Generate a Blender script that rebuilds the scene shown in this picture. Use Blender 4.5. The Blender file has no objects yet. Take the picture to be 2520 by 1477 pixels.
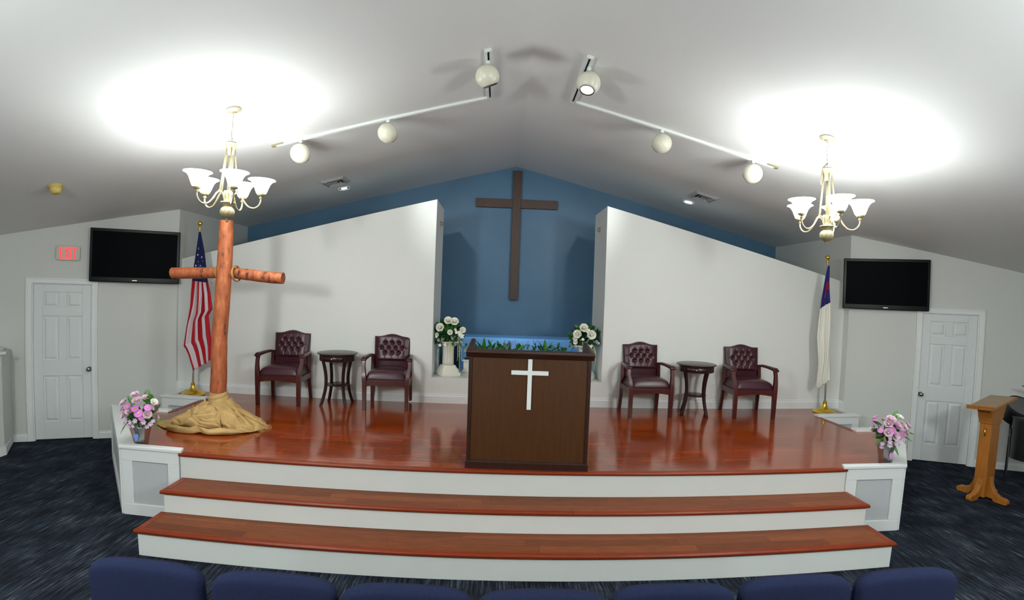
import bpy, bmesh, math, random
from mathutils import Vector, Matrix, Euler, noise as mnoise
R = math.radians
PI = math.pi
random.seed(7)
sc = bpy.context.scene
col = sc.collection

# ------------------------------------------------------------------ camera
# The photograph was taken through a wide lens with barrel distortion: Cycles' lens polynomial.
cam = bpy.data.cameras.new('camera')
camo = bpy.data.objects.new('camera', cam); col.objects.link(camo); sc.camera = camo
yaw, pitch, roll = 0.0282, -0.0165, 0.0345
F = Vector((math.sin(yaw)*math.cos(pitch), math.cos(yaw)*math.cos(pitch), math.sin(pitch)))
Rt = Vector((math.cos(yaw), -math.sin(yaw), 0)); Up = Rt.cross(F)
R2 = Rt*math.cos(roll)+Up*math.sin(roll); U2 = Up*math.cos(roll)-Rt*math.sin(roll)
camo.matrix_world = Matrix(((R2.x, U2.x, -F.x, -0.1257), (R2.y, U2.y, -F.y, 0.0), (R2.z, U2.z, -F.z, 2.1239), (0, 0, 0, 1)))
cam.type = 'PANO'
cam.panorama_type = 'FISHEYE_LENS_POLYNOMIAL'
cam.sensor_width = 36.0
cam.fisheye_fov = PI
K = [0.05633189818799355, -2.5494726591805865e-06, -3.752001796437771e-05, 6.964411674970963e-07]
cam.fisheye_polynomial_k0 = 0.0
cam.fisheye_polynomial_k1, cam.fisheye_polynomial_k2, cam.fisheye_polynomial_k3, cam.fisheye_polynomial_k4 = [-k for k in K]
cam.clip_start = 0.05

# ------------------------------------------------------------------ world, lights, exposure
w = bpy.data.worlds.new('world'); sc.world = w; w.use_nodes = True
w.node_tree.nodes['Background'].inputs[0].default_value = (0.5, 0.55, 0.6, 1)
w.node_tree.nodes['Background'].inputs[1].default_value = 0.15
sc.view_settings.view_transform = 'Standard'
sc.view_settings.look = 'None'
sc.view_settings.gamma = 1.0
sc.view_settings.use_curve_mapping = False
sc.view_settings.exposure = 0.13
sc.cycles.max_bounces = 8
sc.cycles.diffuse_bounces = 4
sc.cycles.glossy_bounces = 4
sc.cycles.transmission_bounces = 6
sc.cycles.caustics_reflective = False
sc.cycles.caustics_refractive = False
sc.cycles.sample_clamp_indirect = 6.0
sc.cycles.use_denoising = True
BULB_W = 6.5        # each of the ten chandelier bulbs in view
ROOM_W = 205.0      # the same kind of lamps further back in the room
SHADE_E = 17.0
def point(name, loc, watts, rad, colr=(.955, 1, .99), parent=None):
    l = bpy.data.lights.new(name, 'POINT'); l.energy = watts; l.shadow_soft_size = rad; l.color = colr
    o = bpy.data.objects.new(name, l); col.objects.link(o); o.location = loc
    if parent: o.parent = parent
    return o
for x in (-2.6, 2.85):
    point('room_lamp', (x, 0.35, 2.7), ROOM_W*1.1, .2)
    point('room_lamp', (x, -2.4, 2.75), ROOM_W*.3, .2)

# ------------------------------------------------------------------ materials
def new_mat(name):
    m = bpy.data.materials.new(name); m.use_nodes = True
    nt = m.node_tree; b = nt.nodes['Principled BSDF']
    return m, nt, b
def srgb(r, g, b):
    f = lambda c: (c/255/12.92) if c/255 <= .04045 else ((c/255+.055)/1.055)**2.4
    return (f(r), f(g), f(b), 1)
def mat(name, rgb, rough=.5, metal=0, spec=.5, var=0, scale=8, bump=0, bscale=60, coords='Object', stretch=(1, 1, 1), rnd=0, alpha=1, trans=0, emit=None, es=0, coat=0, bdist=.002, detail=4):
    m, nt, b = new_mat(name)
    c = srgb(*rgb)
    b.inputs['Base Color'].default_value = c
    b.inputs['Roughness'].default_value = rough
    b.inputs['Metallic'].default_value = metal
    b.inputs['Specular IOR Level'].default_value = spec
    b.inputs['Coat Weight'].default_value = coat
    b.inputs['Coat Roughness'].default_value = .1
    b.inputs['Transmission Weight'].default_value = trans
    if emit:
        b.inputs['Emission Color'].default_value = srgb(*emit); b.inputs['Emission Strength'].default_value = es
    tc = mp = None
    if var or bump or rnd:
        tc = nt.nodes.new('ShaderNodeTexCoord'); mp = nt.nodes.new('ShaderNodeMapping'); mp.inputs['Scale'].default_value = stretch
        src = tc.outputs[coords]
        if rnd:
            oi = nt.nodes.new('ShaderNodeObjectInfo'); ml = nt.nodes.new('ShaderNodeVectorMath'); ml.operation = 'SCALE'
            ml.inputs[0].default_value = (37, 53, 71); nt.links.new(oi.outputs['Random'], ml.inputs['Scale'])
            ad = nt.nodes.new('ShaderNodeVectorMath'); nt.links.new(src, ad.inputs[0]); nt.links.new(ml.outputs[0], ad.inputs[1]); src = ad.outputs[0]
        nt.links.new(src, mp.inputs['Vector'])
    if var or rnd:
        n = nt.nodes.new('ShaderNodeTexNoise'); n.inputs['Scale'].default_value = scale; n.inputs['Detail'].default_value = detail
        nt.links.new(mp.outputs[0], n.inputs['Vector'])
        mr = nt.nodes.new('ShaderNodeMapRange'); mr.inputs['From Min'].default_value = .3; mr.inputs['From Max'].default_value = .7
        mr.inputs['To Min'].default_value = 1-var; mr.inputs['To Max'].default_value = 1+var
        nt.links.new(n.outputs[0], mr.inputs['Value'])
        val = mr.outputs[0]
        if rnd:
            m2 = nt.nodes.new('ShaderNodeMapRange'); m2.inputs['To Min'].default_value = 1-rnd; m2.inputs['To Max'].default_value = 1+rnd
            nt.links.new(oi.outputs['Random'], m2.inputs['Value'])
            mm = nt.nodes.new('ShaderNodeMath'); mm.operation = 'MULTIPLY'; nt.links.new(val, mm.inputs[0]); nt.links.new(m2.outputs[0], mm.inputs[1]); val = mm.outputs[0]
        sm = nt.nodes.new('ShaderNodeVectorMath'); sm.operation = 'SCALE'; sm.inputs[0].default_value = c[:3]
        nt.links.new(val, sm.inputs['Scale']); nt.links.new(sm.outputs[0], b.inputs['Base Color'])
    if bump:
        n2 = nt.nodes.new('ShaderNodeTexNoise'); n2.inputs['Scale'].default_value = bscale; n2.inputs['Detail'].default_value = 3
        nt.links.new(mp.outputs[0], n2.inputs['Vector'])
        bp = nt.nodes.new('ShaderNodeBump'); bp.inputs['Strength'].default_value = bump; bp.inputs['Distance'].default_value = bdist
        nt.links.new(n2.outputs[0], bp.inputs['Height']); nt.links.new(bp.outputs[0], b.inputs['Normal'])
    return m
M = {}
M['wall'] = mat('wall_paint', (200, 202, 197), .55, bump=.15, bscale=90, spec=.3)
M['partition'] = mat('partition_paint', (220, 222, 217), .5, bump=.12, bscale=70, spec=.35)
M['ceiling'] = mat('ceiling_paint', (224, 226, 225), .8, bump=.1, bscale=60, spec=.2)
M['blue'] = mat('blue_wall_paint', (78, 112, 138), .4, var=.05, scale=2.5, bump=.3, bscale=14, spec=.3)
M['tub'] = mat('light_blue_liner', (120, 186, 250), .4)
M['trim'] = mat('white_trim_paint', (222, 225, 223), .4, spec=.4)
M['door'] = mat('white_door_paint', (214, 218, 217), .45, bump=.1, bscale=60, stretch=(6, 6, .4))
M['riser'] = mat('riser_paint', (212, 216, 211), .5, var=.015, scale=3)
M['insetpanel'] = mat('grey_inset_paint', (186, 190, 190), .55)
M['wood'] = mat('stage_floor_wood', (132, 53, 17), .13, var=.5, scale=5, stretch=(.8, 22, 22), rnd=.2, bump=.1, bscale=9, spec=.42, coat=.33, bdist=.001)
M['tread'] = mat('tread_wood', (108, 56, 27), .45, var=.24, scale=6, stretch=(1.2, 14, 14), rnd=.22, spec=.2)
M['nosing'] = mat('nosing_wood', (118, 44, 15), .34, var=.12, scale=6, stretch=(1, 12, 12), rnd=.06, spec=.3)
M['gap'] = mat('subfloor', (48, 22, 14), .7)
M['darkwood'] = mat('espresso_wood', (44, 22, 18), .28, var=.15, scale=8, stretch=(8, 8, 1), spec=.5)
M['mahog'] = mat('mahogany_wood', (72, 24, 20), .28, var=.2, scale=8, stretch=(8, 8, 1), spec=.5)
M['veneer'] = mat('walnut_veneer', (74, 42, 12), .42, var=.16, scale=5, stretch=(9, 9, .8), detail=6)
M['walnut'] = mat('walnut_stile', (50, 26, 16), .38, var=.2, scale=5, stretch=(9, 9, 1), detail=6)
M['crosswood'] = mat('stained_beam_wood', (62, 38, 24), .5, var=.25, scale=5, stretch=(8, 8, 1), detail=6, bump=.2, bscale=20)
M['leather'] = mat('burgundy_leather', (58, 22, 32), .3, spec=.45, bump=.15, bscale=220)
M['button'] = mat('burgundy_button', (72, 30, 42), .22, spec=.6)
M['brass'] = mat('polished_brass', (236, 196, 84), .26, metal=1)
M['gold'] = mat('gold_hook', (190, 130, 60), .3, metal=1)
M['silver'] = mat('flag_pole_metal', (215, 215, 218), .35, metal=.7)
M['nickel'] = mat('satin_nickel', (150, 146, 140), .28, metal=1)
M['knobm'] = mat('drawer_knob_metal', (220, 216, 205), .25, metal=1)
M['canopy'] = mat('canopy_enamel', (112, 106, 84), .45)
M['cream'] = mat('cream_enamel', (128, 120, 92), .45)
M['antique'] = mat('antique_cream_metal', (130, 120, 88), .42, var=.12, scale=20)
M['globe'] = mat('ivory_enamel', (222, 220, 200), .3)
M['black'] = mat('black_plastic', (14, 14, 15), .35)
M['bezel'] = mat('gloss_bezel', (4, 4, 5), .25, spec=.1)
M['screen'] = mat('dark_screen', (3, 4, 6), .4, spec=.02)
M['whitecross'] = mat('white_cross_paint', (226, 230, 226), .5)
M['ivory'] = mat('plaster_white', (226, 223, 210), .6, bump=.1, bscale=40)
M['signbody'] = mat('sign_housing', (196, 190, 176), .45)
M['red'] = mat('lit_red_letters', (255, 60, 60), .4, emit=(255, 52, 62), es=1.1)
M['lamp'] = mat('lit_lamp', (255, 255, 255), .4, emit=(240, 248, 255), es=9)
M['vent'] = mat('vent_metal', (176, 176, 174), .5)
M['ventdark'] = mat('vent_duct', (22, 22, 20), .8)
M['yellowed'] = mat('yellowed_plastic', (188, 168, 92), .5)
M['burlap'] = mat('burlap_cloth', (178, 148, 98), .95, var=.16, scale=6, bump=.9, bscale=170, spec=.1, bdist=.004)
M['rope'] = mat('jute_rope', (170, 130, 78), .9, bump=.8, bscale=200, spec=.1)
M['oak'] = mat('golden_oak', (158, 98, 34), .38, var=.16, scale=5, stretch=(9, 9, 1))
M['oaktop'] = mat('worn_desk_top', (150, 128, 104), .5, var=.08, scale=8)
M['chairblue'] = mat('navy_fabric', (31, 38, 64), .95, var=.08, scale=60, bump=.5, bscale=420, spec=.12)
M['chairframe'] = mat('grey_chair_frame', (60, 62, 66), .4, metal=.6)
M['drum'] = mat('black_drum_wrap', (22, 22, 22), .3)
M['drumhead'] = mat('grey_drum_head', (96, 98, 96), .6)
M['cymbal'] = mat('cymbal_bronze', (92, 74, 44), .3, metal=1)
M['rosewhite'] = mat('white_petal', (240, 240, 226), .6, rnd=.04)
M['rosepink'] = mat('pale_pink_petal', (224, 196, 208), .6, rnd=.06)
M['daisypink'] = mat('magenta_petal', (204, 120, 196), .6, rnd=.12)
M['lilac'] = mat('lilac_petal', (208, 188, 208), .6, rnd=.08)
M['yellow'] = mat('yellow_centre', (206, 186, 40), .7)
M['leaf'] = mat('green_leaf', (66, 128, 42), .45, rnd=.35, var=.15, scale=20)
M['darkleaf'] = mat('dark_green_leaf', (36, 84, 42), .45, rnd=.3)
M['dusty'] = mat('dusty_grey_green_leaf', (140, 162, 160), .6, rnd=.15)
M['limevine'] = mat('pale_green_catkin', (196, 206, 122), .7)
M['lavender'] = mat('lavender_bloom', (140, 108, 190), .7)
M['soil'] = mat('moss_filler', (30, 46, 22), .9)
M['stem'] = mat('flower_stem', (60, 100, 44), .6)

def carpet_mat():
    m, nt, b = new_mat('carpet')
    tc = nt.nodes.new('ShaderNodeTexCoord'); mp = nt.nodes.new('ShaderNodeMapping'); mp.inputs['Scale'].default_value = (26, 1.3, 1)
    nt.links.new(tc.outputs['Object'], mp.inputs['Vector'])
    n = nt.nodes.new('ShaderNodeTexNoise'); n.inputs['Scale'].default_value = 3; n.inputs['Detail'].default_value = 5; n.inputs['Roughness'].default_value = .7
    nt.links.new(mp.outputs[0], n.inputs['Vector'])
    n2 = nt.nodes.new('ShaderNodeTexNoise'); n2.inputs['Scale'].default_value = 3.5; n2.inputs['Detail'].default_value = 3
    nt.links.new(tc.outputs['Object'], n2.inputs['Vector'])
    ad = nt.nodes.new('ShaderNodeMath'); ad.operation = 'ADD'; nt.links.new(n.outputs[0], ad.inputs[0])
    sc2 = nt.nodes.new('ShaderNodeMath'); sc2.operation = 'MULTIPLY_ADD'; sc2.inputs[1].default_value = .35; sc2.inputs[2].default_value = -.175
    nt.links.new(n2.outputs[0], sc2.inputs[0]); nt.links.new(sc2.outputs[0], ad.inputs[1])
    cr = nt.nodes.new('ShaderNodeValToRGB'); e = cr.color_ramp.elements
    e[0].position = .34; e[0].color = srgb(20, 21, 24); e[1].position = .76; e[1].color = srgb(128, 132, 138)
    for p, c in ((.46, (29, 32, 39)), (.54, (40, 47, 58)), (.62, (60, 66, 74))):
        x = e.new(p); x.color = srgb(*c)
    nt.links.new(ad.outputs[0], cr.inputs[0]); nt.links.new(cr.outputs[0], b.inputs['Base Color'])
    b.inputs['Roughness'].default_value = 1; b.inputs['Specular IOR Level'].default_value = .05
    bp = nt.nodes.new('ShaderNodeBump'); bp.inputs['Strength'].default_value = .6; bp.inputs['Distance'].default_value = .004
    nt.links.new(n.outputs[0], bp.inputs['Height']); nt.links.new(bp.outputs[0], b.inputs['Normal'])
    return m
M['carpet'] = carpet_mat()

def log_mat():
    m, nt, b = new_mat('peeled_log_wood')
    tc = nt.nodes.new('ShaderNodeTexCoord'); mp = nt.nodes.new('ShaderNodeMapping'); mp.inputs['Scale'].default_value = (1, 1, .35)
    nt.links.new(tc.outputs['Object'], mp.inputs['Vector'])
    n = nt.nodes.new('ShaderNodeTexNoise'); n.inputs['Scale'].default_value = 22; n.inputs['Detail'].default_value = 5
    nt.links.new(mp.outputs[0], n.inputs['Vector'])
    cr = nt.nodes.new('ShaderNodeValToRGB'); e = cr.color_ramp.elements
    e[0].position = .30; e[0].color = srgb(56, 30, 18); e[1].position = .74; e[1].color = srgb(190, 116, 74)
    x = e.new(.38); x.color = srgb(148, 78, 44); x = e.new(.56); x.color = srgb(168, 92, 52)
    nt.links.new(n.outputs[0], cr.inputs[0]); nt.links.new(cr.outputs[0], b.inputs['Base Color'])
    b.inputs['Roughness'].default_value = .62
    bp = nt.nodes.new('ShaderNodeBump'); bp.inputs['Strength'].default_value = .4; bp.inputs['Distance'].default_value = .004
    nt.links.new(n.outputs[0], bp.inputs['Height']); nt.links.new(bp.outputs[0], b.inputs['Normal'])
    return m
M['log'] = log_mat()

def shade_mat():
    m = bpy.data.materials.new('lit_opal_glass'); m.use_nodes = True; nt = m.node_tree; nt.nodes.clear()
    out = nt.nodes.new('ShaderNodeOutputMaterial'); e = nt.nodes.new('ShaderNodeEmission'); e.inputs[0].default_value = (.97, 1, .985, 1); e.inputs[1].default_value = SHADE_E
    t = nt.nodes.new('ShaderNodeBsdfTranslucent'); t.inputs[0].default_value = (.8, .8, .78, 1)
    a = nt.nodes.new('ShaderNodeAddShader'); nt.links.new(e.outputs[0], a.inputs[0]); nt.links.new(t.outputs[0], a.inputs[1]); nt.links.new(a.outputs[0], out.inputs[0])
    return m
M['shade'] = shade_mat()
def glass_mat(name, rgb, rough, tr=.6):
    m = bpy.data.materials.new(name); m.use_nodes = True; nt = m.node_tree; nt.nodes.clear()
    out = nt.nodes.new('ShaderNodeOutputMaterial'); g = nt.nodes.new('ShaderNodeBsdfGlossy'); g.inputs['Roughness'].default_value = rough; g.inputs['Color'].default_value = (.8, .8, .8, 1)
    t = nt.nodes.new('ShaderNodeBsdfTransparent'); t.inputs[0].default_value = srgb(*rgb)
    mx = nt.nodes.new('ShaderNodeMixShader'); lw = nt.nodes.new('ShaderNodeLayerWeight'); lw.inputs[0].default_value = .35
    mr = nt.nodes.new('ShaderNodeMapRange'); mr.inputs['To Min'].default_value = 1-tr-.25 if 1-tr-.25 > 0.08 else .08; mr.inputs['To Max'].default_value = .8
    nt.links.new(lw.outputs['Facing'], mr.inputs[0]); nt.links.new(mr.outputs[0], mx.inputs[0])
    nt.links.new(t.outputs[0], mx.inputs[1]); nt.links.new(g.outputs[0], mx.inputs[2]); nt.links.new(mx.outputs[0], out.inputs[0])
    return m
M['glass'] = glass_mat('cut_glass', (205, 212, 206), .35, .3)
M['gemblue'] = mat('blue_heart_tag', (120, 150, 220), .3)
M['gempink'] = mat('pink_tag', (206, 150, 200), .3)

# ------------------------------------------------------------------ mesh helpers
class MB:
    def __init__(s): s.v = []; s.f = []; s.uv = {}
    def add(s, vs, fs, T=None):
        o = len(s.v)
        for p in vs:
            p = Vector(p); s.v.append(T @ p if T else p)
        s.f += [tuple(i+o for i in f) for f in fs]
        return s
    def box(s, x0, x1, y0, y1, z0, z1, T=None):
        vs = [(x, y, z) for x in (x0, x1) for y in (y0, y1) for z in (z0, z1)]
        return s.add(vs, [(0, 1, 3, 2), (4, 6, 7, 5), (0, 4, 5, 1), (2, 3, 7, 6), (0, 2, 6, 4), (1, 5, 7, 3)], T)
    def prism(s, poly, a0, a1, axis='z', T=None):
        n = len(poly)
        def P(p, a): return {'z': (p[0], p[1], a), 'y': (p[0], a, p[1]), 'x': (a, p[0], p[1])}[axis]
        vs = [P(p, a0) for p in poly]+[P(p, a1) for p in poly]
        fs = [tuple(range(n)), tuple(range(2*n-1, n-1, -1))]+[(i, n+i, n+(i+1) % n, (i+1) % n) for i in range(n)]
        return s.add(vs, fs, T)
    def lathe(s, prof, seg=24, c=(0, 0, 0), T=None, cap=True, rfun=None):
        vs = []; fs = []
        for j, (r, z) in enumerate(prof):
            for i in range(seg):
                a = 2*PI*i/seg; rr = rfun(r, z, a, j) if rfun else r
                vs.append((c[0]+rr*math.cos(a), c[1]+rr*math.sin(a), c[2]+z))
        for j in range(len(prof)-1):
            for i in range(seg):
                k = (i+1) % seg; fs.append((j*seg+i, j*seg+k, (j+1)*seg+k, (j+1)*seg+i))
        if cap:
            if prof[0][0] > 1e-5: fs.append(tuple(range(seg-1, -1, -1)))
            if prof[-1][0] > 1e-5: fs.append(tuple((len(prof)-1)*seg+i for i in range(seg)))
        return s.add(vs, fs, T)
    def tube(s, pts, rad, seg=8, T=None, cap=True, closed=False, rfun=None):
        pts = [Vector(p) for p in pts]; n = len(pts); vs = []; fs = []
        u = None
        for i, p in enumerate(pts):
            if closed: t = (pts[(i+1) % n]-pts[i-1]).normalized()
            else: t = (pts[min(i+1, n-1)]-pts[max(i-1, 0)]).normalized()
            if u is None:
                u = t.orthogonal().normalized()
            u = (u-t*u.dot(t)).normalized(); v = t.cross(u)
            r = rad[i] if isinstance(rad, (list, tuple)) else rad
            for k in range(seg):
                a = 2*PI*k/seg; rr = rfun(r, i, a) if rfun else r
                vs.append(p+(u*math.cos(a)+v*math.sin(a))*rr)
        m = n if closed else n-1
        for i in range(m):
            j = (i+1) % n
            for k in range(seg):
                l = (k+1) % seg; fs.append((i*seg+k, i*seg+l, j*seg+l, j*seg+k))
        if cap and not closed: fs += [tuple(range(seg-1, -1, -1)), tuple((n-1)*seg+k for k in range(seg))]
        return s.add(vs, fs, T)
    def grid(s, fn, nu, nv, T=None):
        vs = [fn(i/nu, j/nv) for j in range(nv+1) for i in range(nu+1)]
        fs = [(j*(nu+1)+i, j*(nu+1)+i+1, (j+1)*(nu+1)+i+1, (j+1)*(nu+1)+i) for j in range(nv) for i in range(nu)]
        return s.add(vs, fs, T)
    def sphere(s, c, r, nu=20, nv=12, sq=(1, 1, 1), T=None):
        pr = [(max(1e-6, math.sin(PI*j/nv)), -math.cos(PI*j/nv)) for j in range(nv+1)]
        vs = []; fs = []
        for (a, z) in pr:
            for i in range(nu):
                t = 2*PI*i/nu; vs.append((c[0]+r*sq[0]*a*math.cos(t), c[1]+r*sq[1]*a*math.sin(t), c[2]+r*sq[2]*z))
        for j in range(nv):
            for i in range(nu):
                k = (i+1) % nu; fs.append((j*nu+i, j*nu+k, (j+1)*nu+k, (j+1)*nu+i))
        return s.add(vs, fs, T)
    def mesh(s, name):
        me = bpy.data.meshes.new(name); me.from_pydata([tuple(v) for v in s.v], [], s.f); me.update()
        bm = bmesh.new(); bm.from_mesh(me); bmesh.ops.recalc_face_normals(bm, faces=bm.faces); bm.to_mesh(me); bm.free()
        return me
    def build(s, name, m, parent=None, smooth=False, bevel=0, seg=2, loc=(0, 0, 0), rot=(0, 0, 0), kind=None, solid=0, subd=0, angle=35):
        me = s.mesh(name); me.materials.append(m)
        return link(name, me, parent, smooth, bevel, seg, loc, rot, kind, solid, subd, angle)
def link(name, me, parent=None, smooth=False, bevel=0, seg=2, loc=(0, 0, 0), rot=(0, 0, 0), kind=None, solid=0, subd=0, angle=35):
    o = bpy.data.objects.new(name, me); col.objects.link(o); o.parent = parent; o.location = loc; o.rotation_euler = rot
    if smooth:
        me.shade_smooth()
        if smooth == 'auto': me.set_sharp_from_angle(angle=R(angle))
    if solid:
        md = o.modifiers.new('solid', 'SOLIDIFY'); md.thickness = solid; md.offset = 0
    if subd:
        md = o.modifiers.new('subd', 'SUBSURF'); md.levels = subd; md.render_levels = subd
    if bevel:
        md = o.modifiers.new('bevel', 'BEVEL'); md.width = bevel; md.segments = seg; md.limit_method = 'ANGLE'; md.angle_limit = R(40)
    if kind: o['kind'] = kind
    return o
def thing(name, label, cat, loc=(0, 0, 0), rz=0, group=None):
    o = bpy.data.objects.new(name, None); col.objects.link(o); o.location = loc; o.rotation_euler = (0, 0, rz); o.empty_display_size = .1
    o['label'] = label; o['category'] = cat
    if group: o['group'] = group
    return o
def tag(o, label, cat, group=None):
    o['label'] = label; o['category'] = cat
    if group: o['group'] = group
    return o
def copy_tree(o, parent=None):
    c = o.copy(); col.objects.link(c)
    if parent: c.parent = parent
    for ch in [x for x in KIDS.get(o.name, [])]: copy_tree(ch, c)
    return c
KIDS = {}
def index_kids():
    KIDS.clear()
    for o in bpy.data.objects:
        if o.parent: KIDS.setdefault(o.parent.name, []).append(o)
def rrect(w, h, r, seg=6, cx=0, cy=0):
    pts = []
    for (sx, sy, a0) in ((1, 1, 0), (-1, 1, 90), (-1, -1, 180), (1, -1, 270)):
        for k in range(seg+1):
            a = R(a0+90*k/seg); pts.append((cx+sx*(w/2-r)+r*math.cos(a), cy+sy*(h/2-r)+r*math.sin(a)))
    return pts
def frame(loc, rz): return Matrix.Translation(loc) @ Matrix.Rotation(rz, 4, 'Z')

# ------------------------------------------------------------------ room numbers
XR, ZR, SL = .121, 4.255, .25
def zc(x): return ZR-SL*abs(x-XR)
YB, YP, H = 8.55, 6.62, .6214
CL = (-4.51, 6.587); CR = (4.794, 6.517)
RZL, RZR = math.atan2(.461, .8874), -math.atan2(.4732, .881)
FL = frame((CL[0], CL[1], 0), RZL); FR = frame((CR[0], CR[1], 0), RZR)
XO = 8.0; YO = -7.0
yl = CL[1]-.5196*(XO+CL[0]); yr = CR[1]-.5371*(XO-CR[0])
tl = (XO+CL[0])*1.127; tr = (XO-CR[0])*1.135

# floor and ceiling
MB().prism([(-XO-.1, YO-.1), (XO+.1, YO-.1), (XO+.1, 9), (-XO-.1, 9)], -.15, 0).build('floor', M['carpet'], kind='structure')
cb = MB()
for sx in (-1, 1):
    x1 = sx*(XO+.2)
    cb.add([(XR, YO-.1, ZR), (x1, YO-.1, zc(x1)), (x1, 8.8, zc(x1)), (XR, 8.8, ZR), (XR, YO-.1, ZR+.12), (x1, YO-.1, zc(x1)+.12), (x1, 8.8, zc(x1)+.12), (XR, 8.8, ZR+.12)],
           [(0, 1, 2, 3), (4, 7, 6, 5), (0, 4, 5, 1), (3, 2, 6, 7), (1, 5, 6, 2)])
cb.build('ceiling', M['ceiling'], kind='structure')

# splayed front walls with door openings
def wall_poly(F, t_out, name, d0, d1, sgn, m):
    # local x runs along the wall, 0 at the alcove corner; the door opening is cut between d0 and d1
    b = MB()
    def ztop(t): return (F @ Vector((t, 0, 0))).x
    def seg(ta, tb, z0):
        pa, pb = zc(ztop(ta)), zc(ztop(tb))
        pts = [(ta, z0), (tb, z0), (tb, pb+.02), (ta, pa+.02)]
        b.prism(pts, 0, .14, 'y', F)
    s = sorted([0, d0, d1, t_out])
    seg(s[0], s[1], 0); seg(s[1], s[2], 2.045); seg(s[2], s[3], 0)
    return b.build(name, m, kind='structure')
wall_poly(FL, -tl, 'wall_front_left', -1.745, -1.035, -1, M['wall'])
wall_poly(FR, tr, 'wall_front_right', .94, 1.652, 1, M['wall'])
# alcove sides
for nm, x, y0, s in (('wall_alcove_left', CL[0], CL[1], -1), ('wall_alcove_right', CR[0], CR[1], 1)):
    x1 = x+s*.14
    b = MB(); b.prism([(y0+.002, 0), (YB+.1, 0), (YB+.1, zc(x)+.01), (y0+.002, zc(x)+.01)], min(x, x1), max(x, x1), 'x')
    b.build(nm, M['wall'], kind='structure')
# blue rear wall
MB().prism([(-4.7, .0), (4.95, .0), (4.95, zc(4.95)+.01), (XR, ZR+.01), (-4.7, zc(-4.7)+.01)], YB, YB+.15, 'y').build('wall_rear_blue', M['blue'], kind='structure')
# outer walls
MB().box(-XO-.15, -XO, YO, yl+.2, 0, zc(-XO)+.05).build('wall_left', M['wall'], kind='structure')
MB().box(XO, XO+.15, YO, yr+.2, 0, zc(XO)+.05).build('wall_right', M['wall'], kind='structure')
MB().prism([(-XO-.1, 0), (XO+.1, 0), (XO+.1, zc(XO)), (XR, ZR+.02), (-XO-.1, zc(-XO))], YO-.15, YO, 'y').build('wall_back', M['wall'], kind='structure')
# partition with the niche
XN1, XN2, ZN, TP = -.964, 1.287, .959, .833
pb = MB()
zl = lambda x: 3.303-.25*(XN1-x) if x < 0 else 3.303-.25*(x-XN2)
pb.prism([(CL[0]+.002, 0), (XN1, 0), (XN1, 3.303), (CL[0]+.002, zl(CL[0]))], YP, YP+TP, 'y')
pb.prism([(XN2, 0), (CR[0]-.002, 0), (CR[0]-.002, zl(CR[0])), (XN2, 3.303)], YP, YP+TP, 'y')
pb.box(XN1, XN2, YP, YP+TP, 0, ZN)
pb.build('wall_partition', M['partition'], kind='structure')
# baseboards
def baseb(name, pts, z0=H, h=.125, th=.014, m='trim'):
    b = MB()
    for (a, c) in zip(pts, pts[1:]):
        a = Vector((*a, 0)); c = Vector((*c, 0)); d = (c-a).normalized(); n = Vector((d.y, -d.x, 0))
        T = Matrix(((d.x, -n.x, 0, a.x), (d.y, -n.y, 0, a.y), (0, 0, 1, z0), (0, 0, 0, 1)))
        L = (c-a).length
        b.prism([(-.0, 0), (-th, 0), (-th, h*.72), (-th*.55, h*.84), (-th*.5, h*.97), (0, h)], 0, L, 'x', T)
    return b.build(name, M[m], kind='structure')
baseb('baseboard_partition', [(CL[0]+.01, YP), (CR[0]-.01, YP)])
baseb('baseboard_alcove_left', [(CL[0]+.001, CL[1]), (CL[0]+.001, YP)])
baseb('baseboard_alcove_right', [(CR[0]-.001, YP), (CR[0]-.001, CR[1])])
def lp(F, t, n=0): p = F @ Vector((t, n, 0)); return (p.x, p.y)
baseb('baseboard_left', [lp(FL, -tl), lp(FL, -1.811)], 0, .1)
baseb('baseboard_middle_left', [lp(FL, -.993), lp(FL, 0)], 0, .1)
baseb('baseboard_right', [lp(FR, 1.712), lp(FR, tr)], 0, .1)
baseb('baseboard_middle_right', [lp(FR, 0), lp(FR, .894)], 0, .1)

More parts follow.
